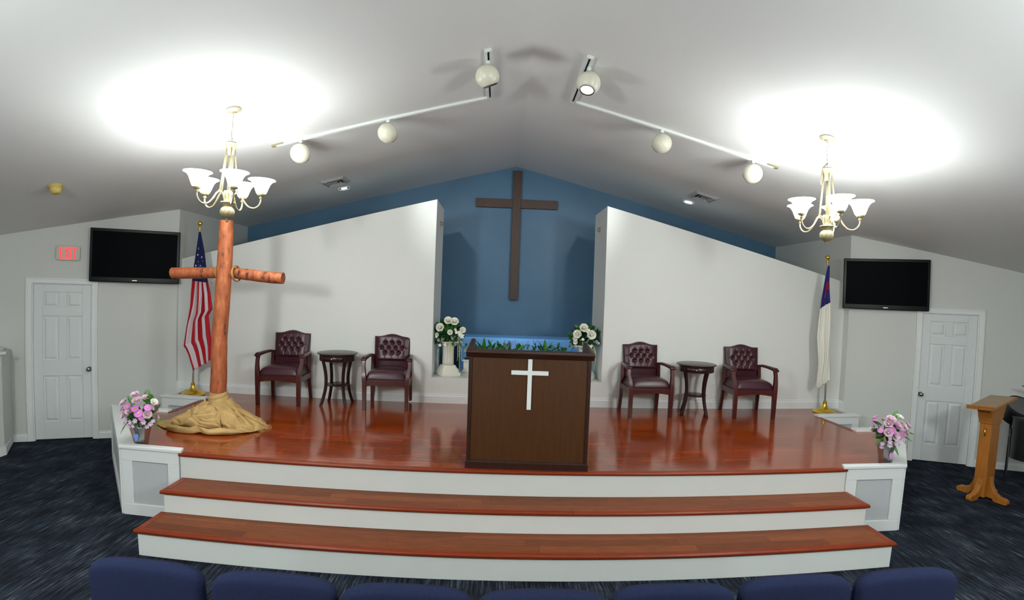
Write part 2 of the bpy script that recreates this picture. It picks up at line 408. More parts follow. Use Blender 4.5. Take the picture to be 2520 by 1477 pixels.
# ------------------------------------------------------------------ doors
def door(name, F, d0, d1, knob_t, loc, rz):
    e = thing(name, 'x', 'door', loc, rz); del e['label']; del e['category']; e['kind'] = 'structure'
    w_ = d1-d0
    b = MB(); b.box(d0+.014, d1-.014, .035, .07, .012, 2.03)
    b.build('door_leaf', M['door'], e)
    # stiles and rails stand proud of the recessed field
    st = MB(); a, c = d0+.014, d1-.014; ww = c-a; sx = .105*ww/.66; mx = .09*ww/.66
    zs = [(.012, .245), (.845, 1.05), (1.62, 1.735), (1.93, 2.03)]
    for z0, z1 in zs: st.box(a+sx, c-sx, .02, .036, z0, z1)
    st.box(a, a+sx, .02, .036, .012, 2.03); st.box(c-sx, c, .02, .036, .012, 2.03)
    mid = (a+c)/2
    for z0, z1 in ((.245, .845), (1.05, 1.62), (1.735, 1.93)): st.box(mid-mx/2, mid+mx/2, .02, .036, z0, z1)
    st.build('stile_and_rail', M['door'], e, bevel=.004, seg=2)
    for z0, z1 in ((.245, .845), (1.05, 1.62), (1.735, 1.93)):
        for x0, x1 in ((a+sx, mid-mx/2), (mid+mx/2, c-sx)):
            p = MB(); g = .014; g2 = .042
            vs = [(x0+g, .036, z0+g), (x1-g, .036, z0+g), (x1-g, .036, z1-g), (x0+g, .036, z1-g), (x0+g2, .024, z0+g2), (x1-g2, .024, z0+g2), (x1-g2, .024, z1-g2), (x0+g2, .024, z1-g2)]
            p.add(vs, [(4, 5, 6, 7), (0, 1, 5, 4), (1, 2, 6, 5), (2, 3, 7, 6), (3, 0, 4, 7)])
            p.build('raised_panel', M['door'], e)
    j = MB(); j.box(d0-.001, d0+.013, 0, .13, 0, 2.045); j.box(d1-.013, d1+.001, 0, .13, 0, 2.045); j.box(d0, d1, 0, .13, 2.032, 2.046)
    j.build('jamb', M['trim'], e)
    cs = MB(); cw = .066
    cs.box(d0-cw, d0+.003, -.018, .001, 0, 2.04+cw); cs.box(d1-.003, d1+cw, -.018, .001, 0, 2.04+cw); cs.box(d0-.002, d1+.002, -.018, .001, 2.04, 2.04+cw)
    cs.box(d0-cw, d0-cw+.018, -.026, -.016, 0, 2.04+cw); cs.box(d1+cw-.018, d1+cw, -.026, -.016, 0, 2.04+cw); cs.box(d0-cw, d1+cw, -.026, -.016, 2.04+cw-.018, 2.04+cw)
    cs.build('casing', M['trim'], e, bevel=.003)
    k = MB(); T = Matrix.Translation((knob_t, .02, .93)) @ Matrix.Rotation(R(90), 4, 'X')
    k.lathe([(.0001, 0), (.031, 0), (.03, .006), (.012, .01), (.011, .03), (.022, .038), (.028, .05), (.026, .062), (.014, .069), (.0001, .07)], 20, T=T)
    k.build('knob', M['nickel'], e, smooth=True)
    return e
door('door_1', FL, -1.745, -1.035, -1.075, (CL[0], CL[1], 0), RZL)
door('door_2', FR, .94, 1.652, .985, (CR[0], CR[1], 0), RZR)

# half wall at the left edge
hw = thing('half_wall', 'low white half wall with flat cap at the left edge of the room', 'half wall')
pl_ = [(-6.235, 5.63), (-5.915, 5.215), (-5.915, 3.6), (-7.98, 3.6), (-7.98, yl-.03), (-6.30, 5.655)]
MB().prism(pl_, 0, 1.2).build('half_wall_body', M['wall'], hw)
MB().prism([(-6.29, 5.60), (-5.95, 5.22), (-5.87, 5.24), (-5.87, 3.56), (-7.98, 3.56), (-7.98, 4.76)], 1.2, 1.235).build('cap', M['trim'], hw, bevel=.006)
MB().prism([(-6.26, 5.655), (-5.90, 5.222), (-5.90, 3.6), (-5.93, 3.6), (-5.95, 5.20)], 0, .1).build('base_trim', M['trim'], hw)

# ------------------------------------------------------------------ stage
stage = thing('stage', 'raised platform with glossy red brown plank floor and white front riser', 'stage')
XA, XB = -3.845, 4.135        # side edges by the side stairs
def xl_at(y):
    if y < 4.2: return -2.855
    if y < 5.44: return -3.43-(y-4.17)*.905
    if y < 6.2: return XA
    return -4.43
def xr_at(y):
    if y < 4.2: return 3.09
    if y < 5.42: return 3.70+(y-4.14)*.93
    if y < 6.15: return XB
    return 4.72
gap = MB()
gap.prism([(-3.40, 4.19), (3.66, 4.16), (4.80, 5.36), (4.13, 5.40), (4.13, 6.5), (4.78, 6.15), (4.78, YP), (-4.50, YP), (-4.46, 6.2), (-3.84, 6.2), (-3.84, 5.42), (-4.56, 5.40)], .0, H-.012)
gap.build('platform_core', M['riser'], stage)
rs = MB(); rs.box(-2.86, 3.092, 4.146, 4.20, .40, H-.02); rs.build('riser', M['riser'], stage)
# edge nosing in lengths
def nosing(parent, xs, y, z, dep=.06, th=.024):
    for a, b_ in zip(xs, xs[1:]):
        b = MB(); g = .0008
        b.prism([(y+dep, z-th), (y+dep, z), (y+.012, z+.0025), (y+.003, z-.003), (y, z-th*.5), (y+.004, z-th)], a+g, b_-g, 'x')
        b.build('nosing', M['nosing'], parent, smooth='auto', angle=50)
nosing(stage, [-2.868, -1.98, .52, 1.77, 3.1], 4.121, H)
PW = (YP-4.181)/20
rows = 20; pc = 0
for r in range(rows):
    y0 = 4.181+r*PW; y1 = y0+PW; ym = (y0+y1)/2
    if ym < 4.3: a0 = a1 = -3.0 if y0 < 4.2 else xl_at(y0); c0 = c1 = 3.2
    a0, a1 = xl_at(max(y0, 4.22)), xl_at(max(y1, 4.22)) if ym < 5.44 else xl_at(ym)
    c0, c1 = xr_at(max(y0, 4.22)), xr_at(max(y1, 4.22)) if ym < 5.42 else xr_at(ym)
    if ym >= 5.44: a0 = a1 = xl_at(ym)
    else: a1 = -3.43-(y1-4.17)*.905; a0 = -3.43-(max(y0, 4.2)-4.17)*.905
    if ym >= 5.42: c0 = c1 = xr_at(ym)
    else: c1 = 3.70+(y1-4.14)*.93; c0 = 3.70+(max(y0, 4.2)-4.14)*.93
    a0 += .045; a1 += .045; c0 -= .045; c1 -= .045
    if y0 < 5.44 <= y1 or 5.42 > y0: pass
    x = min(a0, a1)+random.uniform(.25, 1.2); cuts = []
    while x < max(c0, c1)-.3: cuts.append(x); x += 1.22
    L0, L1 = a0, a1
    for xx in cuts+[None]:
        R0, R1 = (c0, c1) if xx is None else (xx, xx)
        g = .0007
        b = MB(); b.prism([(L0+g, y0+g), (R0-g, y0+g), (R1-g, y1-g), (L1+g, y1-g)], H-.012, H)
        cx_ = (L0+R0)/2
        o = b.build('plank', M['wood'], stage)
        L0, L1 = R0, R1; pc += 1
# dark edge strips beside the side stairs
for (x, y0, y1, s) in ((XA, 5.46, 6.14, -1), (XB, 5.42, 6.10, 1)):
    b = MB(); b.box(min(x-s*.06, x+s*.02), max(x-s*.06, x+s*.02), y0, y1, H-.02, H+.002)
    b.build('edge_strip', M['nosing'], stage, bevel=.006)

# side walls (white boxed panels) of the stage
def pony(name, label, pts, cap_z, cap_t, cap_w, panels, inner):
    e = thing(name, label, 'stage panel')
    b = MB(); b.prism(pts, 0, cap_z-cap_t); b.build('body', M['insetpanel'], e)
    MB().prism(inner, cap_z-cap_t, cap_z).build('cap', M['trim'], e, bevel=.005)
    for (p, q, h) in panels:   # face from p to q, outward normal on the right of p->q
        p = Vector((*p, 0)); q = Vector((*q, 0)); d = (q-p).normalized(); n = Vector((d.y, -d.x, 0)); L = (q-p).length
        T = Matrix(((d.x, -n.x, 0, p.x), (d.y, -n.y, 0, p.y), (0, 0, 1, 0), (0, 0, 0, 1)))
        s = MB(); t = .022; fw = .11; fr = min(.11, L*.22)
        s.box(0, L, -t, .002, h-.11, h, T); s.box(0, L, -t, .002, 0, .105, T)
        s.box(0, fr, -t+.0008, .002, .105, h-.11, T); s.box(L-fr, L, -t+.0008, .002, .105, h-.11, T)
        s.build('panel_frame', M['trim'], e, bevel=.003)
        s = MB(); s.box(fr+.01, L-fr-.01, -.004, .001, .115, h-.12, T)
        s.build('inset_panel', M['insetpanel'], e)
    return e
CZ = .648
pony('stage_end_panel', 'white panelled end of the stage under the vase with the blue tag',
     [(-3.445, 4.17), (-2.845, 4.17), (-2.845, 4.22), (-3.41, 4.22), (-4.60, 5.49), (-3.88, 5.46), (-3.88, 5.52), (-4.65, 5.53)], CZ, .03, .1,
     [((-3.455, 4.17), (-2.88, 4.17), CZ-.03), ((-4.66, 5.535), (-3.458, 4.165), CZ-.03)],
     [(-3.465, 4.13), (-2.845, 4.135), (-2.87, 4.215), (-3.36, 4.215), (-4.42, 5.40), (-3.845, 5.405), (-3.845, 5.50), (-4.64, 5.49)])
pony('stage_end_panel', 'white panelled end of the stage under the vase with the pink tag',
     [(3.70, 4.14), (3.085, 4.17), (3.085, 4.22), (3.67, 4.19), (4.78, 5.42), (4.17, 5.42), (4.17, 5.48), (4.90, 5.48)], CZ, .03, .1,
     [((3.11, 4.168), (3.708, 4.138), CZ-.03), ((3.711, 4.133), (4.91, 5.485), CZ-.03)],
     [(3.72, 4.10), (3.06, 4.13), (3.085, 4.20), (3.61, 4.175), (4.68, 5.345), (4.13, 5.355), (4.13, 5.46), (4.90, 5.47)])
def rear_pony(label, x0, x1, y, sgn, cy):
    e = thing('side_step_panel', label, 'stage panel')
    xa, xb = min(x0, x1), max(x0, x1); xo = x1
    b = MB(); b.box(xa, xb, y, y+.06, 0, CZ-.03); b.box(min(xo, xo-sgn*.06), max(xo, xo-sgn*.06), y+.06, cy, 0, CZ-.03)
    b.build('body', M['insetpanel'], e)
    s = MB(); h = CZ-.03; t = .02
    s.box(xa, xb, y-t, y+.001, h-.1, h); s.box(xa, xa+.09, y-t, y+.001, 0, h-.1); s.box(xb-.09, xb, y-t, y+.001, 0, h-.1); s.box(xa+.09, xb-.09, y-t, y+.001, 0, .1)
    s.build('panel_frame', M['trim'], e, bevel=.003)
    c = MB(); i = x0-sgn*.03
    c.prism([(i, y-.03), (x1+sgn*.02, y-.03), (x1+sgn*.02, cy), (x1-sgn*.08, cy), (x1-sgn*.08, y+.075), (i, y+.075)], CZ-.03, CZ)
    c.build('cap', M['trim'], e, bevel=.005)
    return e
rear_pony('short white panelled wall between side steps and the striped flag stand', -3.835, -4.42, 6.155, -1, 6.6)
rear_pony('short white panelled wall between side steps and the white flag stand', 4.15, 4.74, 6.12, 1, 6.53)
# side steps down from the stage
def side_step(label, x, s, y0, y1):
    e = thing('side_steps', label, 'steps')
    for k, (a, b_, z) in enumerate(((0, .28, .41), (.28, .56, .205))):
        m_ = MB(); m_.box(min(x+s*a, x+s*b_), max(x+s*a, x+s*b_), y0, y1, 0, z-.022); m_.build('riser', M['riser'], e)
        m_ = MB(); m_.box(min(x+s*a, x+s*(b_+.02)), max(x+s*a, x+s*(b_+.02)), y0, y1, z-.022, z); m_.build('tread', M['tread'], e, bevel=.006)
    return e
side_step('narrow wooden side steps behind the burlap pile', -3.866, -1, 5.54, 6.13)
side_step('narrow wooden side steps near the white flag', 4.156, 1, 5.50, 6.10)

# front steps
def step(label, yf, yb, x0, x1, z, zb, cuts, joint_seed):
    e = thing('step', label, 'step')
    MB().box(x0+.022, x1-.022, yf+.026, yb+.024, 0, z-.024).build('step_box', M['riser'], e, bevel=.002)
    nosing(e, [x0]+cuts+[x1], yf, z)
    for (a, b_) in ((x0, x0+.058), (x1-.058, x1)):
        b = MB(); b.box(a, b_, yf+.061, yb+.026, z-.024, z+.0015); b.build('end_trim', M['nosing'], e, bevel=.005)
    rr = random.Random(joint_seed); n = 3; y0 = yf+.061; dy = (yb+.026-y0)/n
    for r in range(n):
        x = x0+.059; nxt = x+rr.uniform(.3, 1.1)
        while x < x1-.059:
            xe = min(nxt, x1-.059)
            if x1-.059-xe < .2: xe = x1-.059
            b = MB(); b.box(x+.0006, xe-.0006, y0+r*dy+.0005, y0+(r+1)*dy-.0005, z-.012, z); b.build('plank', M['tread'], e)
            x = xe; nxt = x+rr.uniform(.7, 1.25)
    return e
step('upper of two long front steps, red brown tread over white riser', 3.817, 4.121, -2.847, 3.124, .400, .214, [-1.93, .53, 1.9], 3)
step('lowest long front step, red brown tread on white riser just behind the blue seats', 3.486, 3.817, -2.858, 3.139, .2138, 0, [-1.72, .67, 2.1], 5)

# ------------------------------------------------------------------ baptistry behind the niche
tub = MB(); tub.box(-.70, 1.28, 7.95, 8.5, 0.0, 1.39)
tag(tub.build('pool_liner', M['tub'], smooth='auto', bevel=.03, seg=4), 'light blue moulded pool liner behind the greenery in the niche', 'pool liner')

# ------------------------------------------------------------------ wall cross
wc = thing('wall_cross', 'tall dark brown wooden cross on the blue wall', 'cross', (.138, YB, 0))
b = MB(); b.box(-.069, .069, -.07, -.02, 1.987, 4.173); b.build('upright_beam', M['crosswood'], wc, bevel=.004)
b = MB(); b.box(-.682, .69, -.058, -.001, 3.535, 3.685); b.build('cross_beam', M['crosswood'], wc, bevel=.004)
for z_ in (2.3, 3.8):
    b = MB(); b.box(-.03, .03, -.02, 0, z_, z_+.2); b.build('mount', M['black'], wc)
for lab, x, s in (('small brass hook on the niche side above the fully visible pedestal', XN1, 1), ('small brass hook on the niche side above the half hidden pedestal', XN2, -1)):
    e = thing('wall_hook', lab, 'hook', (x, 7.07, 3.04))
    b = MB(); b.box(min(0, s*.006), max(0, s*.006), -.02, .02, -.04, .04); b.build('plate', M['gold'], e, bevel=.002)
    b = MB(); b.tube([(s*.005, 0, .02), (s*.03, 0, .02), (s*.04, 0, .0), (s*.03, 0, -.02), (s*.015, 0, -.015)], .006, 8); b.build('hook', M['gold'], e, smooth=True)

# ------------------------------------------------------------------ televisions
def tv(label, loc, rz, x0, x1, z0, z1, gl):
    e = thing('television', label, 'television', loc, rz)
    b = MB(); b.box(x0, x1, -.1, -.055, z0, z1); b.build('housing', M['bezel'], e, bevel=.008)
    b = MB(); b.box(x0+.08, x1-.08, -.055, -.02, z0+.08, z1-.08); b.build('back_housing', M['black'], e, bevel=.01)
    b = MB(); b.box(x0+.3, x1-.3, -.02, 0, z0+.2, z1-.2); b.build('wall_mount', M['black'], e)
    b = MB(); b.box(x0+.032, x1-.032, -.1022, -.1, z0+.062, z1-.036); b.build('screen', M['screen'], e)
    b = MB(); b.box((x0+x1)/2-.03, (x0+x1)/2+.03, -.1022, -.1, z0+.022, z0+.03); b.build('badge', M['nickel'], e)
    return e
tv('black wall television beside the red exit sign', (CL[0], CL[1], 0), RZL, -1.06, .030, 2.08, 2.775, 1)
tv('black wall television above the door behind the white flag', (CR[0], CR[1], 0), RZR, -.098, 1.0, 2.062, 2.755, 1)

# exit sign
ex = thing('exit_sign', 'lit sign with red EXIT letters above the door', 'sign', (CL[0], CL[1], 0), RZL)
cx_, cz_ = -1.328, 2.434
b = MB(); b.prism(rrect(.285, .19, .03, 5, cx_, cz_), -.035, 0, 'y'); b.build('housing', M['signbody'], ex, bevel=.006, smooth='auto')
def letter(ch, x, z, w_, h, t):
    b = MB(); y0, y1 = -.0375, -.034
    if ch == 'E':
        b.box(x, x+t, y0, y1, z, z+h)
        for zz in (z, z+h/2-t/2, z+h-t): b.box(x+t, x+(w_ if zz != z+h/2-t/2 else w_*.85), y0, y1, zz, zz+t)
    if ch == 'X':
        b.prism([(x, z), (x+t, z), (x+w_, z+h), (x+w_-t, z+h)], y0, y1, 'y'); b.prism([(x+w_-t, z), (x+w_, z), (x+t, z+h), (x, z+h)], y0-.0002, y1, 'y')
    if ch == 'I': b.box(x, x+t, y0, y1, z, z+h)
    if ch == 'T': b.box(x+w_/2-t/2, x+w_/2+t/2, y0, y1, z, z+h-t); b.box(x, x+w_, y0, y1, z+h-t, z+h)
    return b.build('letter', M['red'], ex)
hz = .148
letter('E', cx_-.093, cz_-hz/2-.002, .048, hz, .0165); letter('X', cx_-.037, cz_-hz/2-.002, .05, hz, .017)
letter('I', cx_+.026, cz_-hz/2-.002, .016, hz, .0165); letter('T', cx_+.052, cz_-hz/2-.002, .05, hz, .0165)

# smoke / fire device on the ceiling
RL = Matrix.Rotation(-math.atan(SL), 4, 'Y'); RRm = Matrix.Rotation(math.atan(SL), 4, 'Y')
def ceil_T(x, y): return Matrix.Translation((x, y, zc(x))) @ (RL if x < XR else RRm)
sd = thing('smoke_detector', 'yellowed plastic smoke detector on the ceiling above the exit door', 'smoke detector', (-4.69, 4.68, zc(-4.69)))
sd.rotation_euler = (0, -math.atan(SL), 0)
b = MB(); b.lathe([(.07, 0), (.07, -.012), (.062, -.016), (.062, -.03)], 24); b.build('base', M['yellowed'], sd, smooth='auto')
b = MB(); b.lathe([(.058, -.03), (.062, -.045), (.055, -.065), (.04, -.085), (.0001, -.088)], 24); b.build('cover', M['yellowed'], sd, smooth='auto')

# ------------------------------------------------------------------ ceiling vents and downlights
def vent(label, x, y):
    e = thing('ceiling_vent', label, 'vent', (x, y, zc(x))); e.rotation_euler = (0, (-1 if x < XR else 1)*math.atan(SL), 0)
    s = .175
    b = MB(); b.box(-s+.02, s-.02, -s+.02, s-.02, -.003, -.0005); b.build('duct_opening', M['ventdark'], e)
    def ring(a, z0, c, z1, t=.004):
        b = MB(); vs = []
        for (r, z) in ((a, z0), (c, z1), (c, z1+t), (a, z0+t)):
            vs += [(-r, -r, z), (r, -r, z), (r, r, z), (-r, r, z)]
        fs = []
        for k in range(4):
            for i in range(4):
                j = (i+1) % 4; q = (k+1) % 4
                fs.append((k*4+i, k*4+j, q*4+j, q*4+i))
        return b.add(vs, fs)
    ring(s, -.006, s-.035, -.03).build('frame', M['vent'], e)
    ring(s-.045, -.028, s-.075, -.012).build('louvre', M['vent'], e)
    ring(s-.085, -.03, s-.115, -.014).build('louvre', M['vent'], e)
    b = MB(); b.box(-.04, .04, -.04, .04, -.03, -.024); b.build('centre_plate', M['vent'], e)
    return e
vent('square white ceiling vent on the slope over the flag and burlap', -2.488, 7.07)
vent('square white ceiling vent on the slope over the white flag side', 2.777, 7.035)
def down(label, x, y, lit):
    e = thing('downlight', label, 'ceiling light', (x, y, zc(x))); e.rotation_euler = (0, (-1 if x < XR else 1)*math.atan(SL), 0)
    b = MB(); b.lathe([(.075, -.003), (.1, -.003), (.1, -.012), (.088, -.018), (.075, -.012)], 28, cap=False); b.build('trim_ring', M['trim'], e, smooth='auto')
    b = MB(); b.lathe([(.0001, -.002), (.075, -.002)], 28, cap=False); b.build('baffle', M['ventdark'], e)
    b = MB(); b.lathe([(.0001, -.008), (.045 if not lit else .062, -.009), (.04, -.002)], 20, cap=False); b.build('lamp', M['lamp'], e, smooth=True)
    return e
down('round recessed downlight showing only a small bright bulb', -2.498, 7.53, False)
down('round recessed downlight with a brightly lit face', 2.74, 7.52, True)
for x in (-2.498, 2.74):
    l = bpy.data.lights.new('downlight_beam', 'SPOT'); l.energy = 14; l.spot_size = R(90); l.spot_blend = .8; l.shadow_soft_size = .06; l.color = (.9, .95, 1)
    o = bpy.data.objects.new('downlight_beam', l); col.objects.link(o); o.location = (x, 7.52, zc(x)-.03)

# ------------------------------------------------------------------ track lighting
def track(label, x_out, x_in, y_run, y_near, s):
    e = thing('light_track', label, 'light track')
    d = Vector((x_in-x_out, 0, zc(x_in)-zc(x_out))); L = d.length; d.normalize(); n = Vector((-d.z, 0, d.x))
    if n.z > 0: n = -n
    T = Matrix(((d.x, 0, n.x, x_out), (0, 1, 0, y_run), (d.z, 0, n.z, zc(x_out)), (0, 0, 0, 1)))
    b = MB(); b.box(0, L, -.018, -.006, 0, .026, T); b.box(0, L, .006, .018, 0, .026, T); b.box(0, L, -.006, .006, 0, .012, T)
    b.build('track_rail', M['trim'], e)
    T2 = Matrix(((d.x, 0, n.x, x_in), (0, 1, 0, y_near), (d.z, 0, n.z, zc(x_in)), (0, 0, 0, 1)))
    L2 = y_run-y_near
    b = MB(); b.box(-.03, -.009, 0, L2, 0, .026, T2); b.box(.009, .03, 0, L2, 0, .026, T2); b.box(-.03, .03, L2-.005, L2+.02, .0, .028, T2); b.box(-.03, .03, -.01, .0, 0, .028, T2)
    b.build('track_rail', M['trim'], e)
    b = MB(); b.box(-.009, .009, .02, L2-.02, 0, .012, T2); b.build('track_slot', M['ventdark'], e)
    b = MB(); b.box(-.05, .09, -.021, .021, 0, .02, T); b.build('end_cap', M['cream'], e, bevel=.003)
    return e
track('white ceiling light track over the striped flag side of the stage', -2.52, -.285, 5.185, 4.13, 1)
track('white ceiling light track over the white flag side of the stage', 2.80, .585, 5.15, 4.13, -1)
def globe(label, x, y, aim, lit=False, watts=30, cone=60):
    zt = zc(x)
    e = thing('globe_spotlight', label, 'spotlight', (x, y, zt), 0, 'ball spotlights on the ceiling tracks')
    zb = -.165
    b = MB(); b.box(-.017, .017, -.022, .022, -.055, -.024); b.build('adapter', M['trim'], e, bevel=.003)
    b = MB(); b.tube([(0, 0, -.052), (0, 0, zb+.098)], .006, 8); b.build('stem', M['trim'], e, smooth=True)
    a = Vector(aim).normalized(); q = a.to_track_quat('Z', 'Y').to_matrix().to_4x4(); T = Matrix.Translation((0, 0, zb)) @ q
    r = .103; pr = []
    th0 = R(38)
    for k in range(19):
        th = PI-(PI-th0)*k/18; pr.append((max(r*math.sin(th), 1e-5), r*math.cos(th)))
    b = MB(); b.lathe(pr, 36, T=T, cap=False); b.build('shell', M['globe'], e, smooth=True, solid=.002)
    ra = r*math.sin(th0); za = r*math.cos(th0)
    b = MB(); b.lathe([(ra-.006, za-.004), (ra+.001, za-.002), (ra+.001, za+.003), (ra-.006, za+.003)], 36, T=T, cap=False); b.build('rim', M['black'], e, smooth='auto')
    b = MB(); b.lathe([(.0001, za-.012), (ra-.006, za-.010)], 30, T=T, cap=False); b.build('lamp', M['lamp'] if lit else M['ventdark'], e)
    if lit:
        l = bpy.data.lights.new('spotlight_beam', 'SPOT'); l.energy = watts; l.color = (.95, 1, 1); l.spot_size = R(cone); l.spot_blend = 1.0; l.shadow_soft_size = .04
        o = bpy.data.objects.new('spotlight_beam', l); col.objects.link(o); o.parent = e
        o.matrix_local = Matrix.Translation(Vector((0, 0, zb))+a*(r+.02)) @ (-a).to_track_quat('Z', 'Y').to_matrix().to_4x4()
    return e
globe('outermost ivory ball spotlight on the track nearest the striped flag', -2.25, 5.185, (.2, .85, -.35))
globe('ivory ball spotlight at the middle of the track nearest the striped flag', -1.33, 5.185, (.42, .85, -.32), True, 62, 64)
globe('ivory ball spotlight near the ridge with a black rim seen edge on', -.285, 4.31, (.38, .28, -.88))
globe('ivory ball spotlight near the ridge with a bright lit opening', .60, 4.30, (-.22, -.3, -.92), True)
globe('ivory ball spotlight at the middle of the track on the white flag side', 1.535, 5.15, (-.42, .85, -.32), True, 62, 64)
globe('outermost ivory ball spotlight on the track at the white flag side', 2.555, 5.15, (-.45, .75, -.42))

# ------------------------------------------------------------------ chandeliers
def chandelier(label, x, y, phase, chain_loop):
    zt = zc(x); e = thing('chandelier', label, 'chandelier', (x, y, 0))
    s = -1 if x < XR else 1
    T = Matrix.Translation((0, 0, zt)) @ Matrix.Rotation(s*math.atan(SL), 4, 'Y')
    b = MB(); b.lathe([(.068, 0), (.066, -.012), (.05, -.022), (.02, -.028), (.012, -.04), (.0001, -.042)], 28, T=T); b.build('canopy', M['canopy'], e, smooth='auto')
    z = zt-.03; zend = 3.35; n = 11; ch = MB(); lh = (z-zend)/n
    for k in range(n):
        pts = []
        for q in range(12):
            a = 2*PI*q/12; u = .0085*math.cos(a); v = lh*.62*math.sin(a)
            c = z-lh*(k+.5); pts.append((u, 0, c+v) if k % 2 else (0, u, c+v))
        ch.tube(pts, .0018, 5, closed=True)
    ch.build('chain', M['canopy'], e, smooth=True)
    pts = [(.022*math.cos(a*PI/10), 0, 3.345+.026*math.sin(a*PI/10)) for a in range(20)]
    MB().tube(pts, .0035, 6, closed=True).build('loop', M['silver'], e, smooth=True)
    cord = MB(); cord.tube([(.004*math.sin(k*1.3), .006*math.cos(k*1.1), z-(z-3.33)*k/12) for k in range(13)], .0022, 5)
    if chain_loop:
        cord.tube([(0, 0, 3.36), (-.035, 0, 3.33), (-.055, .0, 3.26), (-.062, 0, 3.18), (-.055, 0, 3.165), (-.048, 0, 3.19), (-.05, 0, 3.26), (-.03, 0, 3.31)], .006, 6)
    cord.build('cord', M['canopy'], e, smooth=True)
    b = MB(); b.lathe([(.0001, 3.325), (.045, 3.322), (.052, 3.31), (.046, 3.30), (.04, 3.27), (.034, 3.24), (.022, 3.215), (.012, 3.205), (.0001, 3.20)], 24); b.build('hub', M['cream'], e, smooth='auto')
    b = MB(); b.tube([(0, 0, 3.2), (0, 0, 2.9)], .012, 12); b.build('centre_rod', M['cream'], e, smooth=True)
    b = MB(); b.lathe([(.0001, 2.905), (.034, 2.9), (.036, 2.885), (.027, 2.86), (.023, 2.83), (.033, 2.812), (.058, 2.806), (.06, 2.798), (.045, 2.785), (.034, 2.775), (.028, 2.765), (.0001, 2.765)], 28); b.build('body', M['antique'], e, smooth='auto')
    pr = [(.0001, 2.775)]+[(.055*math.sin(PI*k/14)+.004, 2.719+.052*math.cos(PI*k/14)) for k in range(1, 14)]+[(.0001, 2.666)]
    b = MB(); b.lathe(pr, 72, rfun=lambda r, zz, a, j: r*(1+.045*math.sin(9*a+j*.55))); b.build('twisted_ball', M['antique'], e, smooth=True)
    b = MB(); b.lathe([(.0001, 2.672), (.022, 2.668), (.012, 2.655), (.011, 2.648), (.013, 2.643), (.006, 2.632), (.0001, 2.63)], 16); b.build('finial', M['antique'], e, smooth='auto')
    for k in range(5):
        a = R(phase+72*k); c, s_ = math.cos(a), math.sin(a); RA = .27
        P = lambda r, z_: (r*c, r*s_, z_)
        prof = [(.028, 2.80), (.04, 2.86), (.07, 2.885), (.10, 2.87), (.13, 2.82), (.17, 2.775), (.215, 2.765), (.25, 2.785), (.268, 2.82), (.27, 2.855)]
        pts = []
        for i in range(len(prof)-1):     # Catmull-Rom
            p0 = prof[max(i-1, 0)]; p1 = prof[i]; p2 = prof[i+1]; p3 = prof[min(i+2, len(prof)-1)]
            for q in range(3):
                t = q/3
                f = lambda m: .5*((2*p1[m])+(-p0[m]+p2[m])*t+(2*p0[m]-5*p1[m]+4*p2[m]-p3[m])*t*t+(-p0[m]+3*p1[m]-3*p2[m]+p3[m])*t**3)
                pts.append(P(f(0), f(1)))
        pts.append(P(*prof[-1]))
        arm = MB().tube(pts, .0075, 8).build('arm', M['cream'], e, smooth=True)
        MB().tube([P(.075, 2.89), P(.035, 3.27)], .006, 8).build('stay_rod', M['cream'], e, smooth=True)
        MB().tube([P(.075+.012*math.cos(q*PI/5), 2.89+.012*math.sin(q*PI/5)) for q in range(10)], .003, 5, closed=True).build('stay_ring', M['cream'], e, smooth=True)
        b = MB(); b.lathe([(.0001, 2.848), (.014, 2.85), (.016, 2.858), (.009, 2.866), (.012, 2.872), (.03, 2.88), (.035, 2.892), (.033, 2.902), (.0001, 2.902)], 20, c=(RA*c, RA*s_, 0)); b.build('cup', M['antique'], e, smooth='auto')
        pr = [(.03, 2.893), (.04, 2.902), (.051, 2.93), (.061, 2.958), (.072, 2.982), (.086, 3.0), (.101, 3.011), (.114, 3.015)]
        sh = MB(); sh.lathe(pr, 36, c=(RA*c, RA*s_, 0), cap=False); sh = sh.build('shade', M['shade'], e, smooth=True, solid=.003)
        b = MB(); b.sphere((RA*c, RA*s_, 2.955), .027, 14, 10, (1, 1, 1.2)); b.build('bulb', M['shade'], e, smooth=True)
        point('bulb_light', (RA*c, RA*s_, 3.012), BULB_W, .035, (.955, 1, .985), e)
    return e
chandelier('cream five armed chandelier with lit glass shades directly above the rustic log cross', -2.452, 4.157, 20, False)
chandelier('cream five armed chandelier with a loop of spare cord hanging beside its hub', 2.745, 4.133, 42, True)

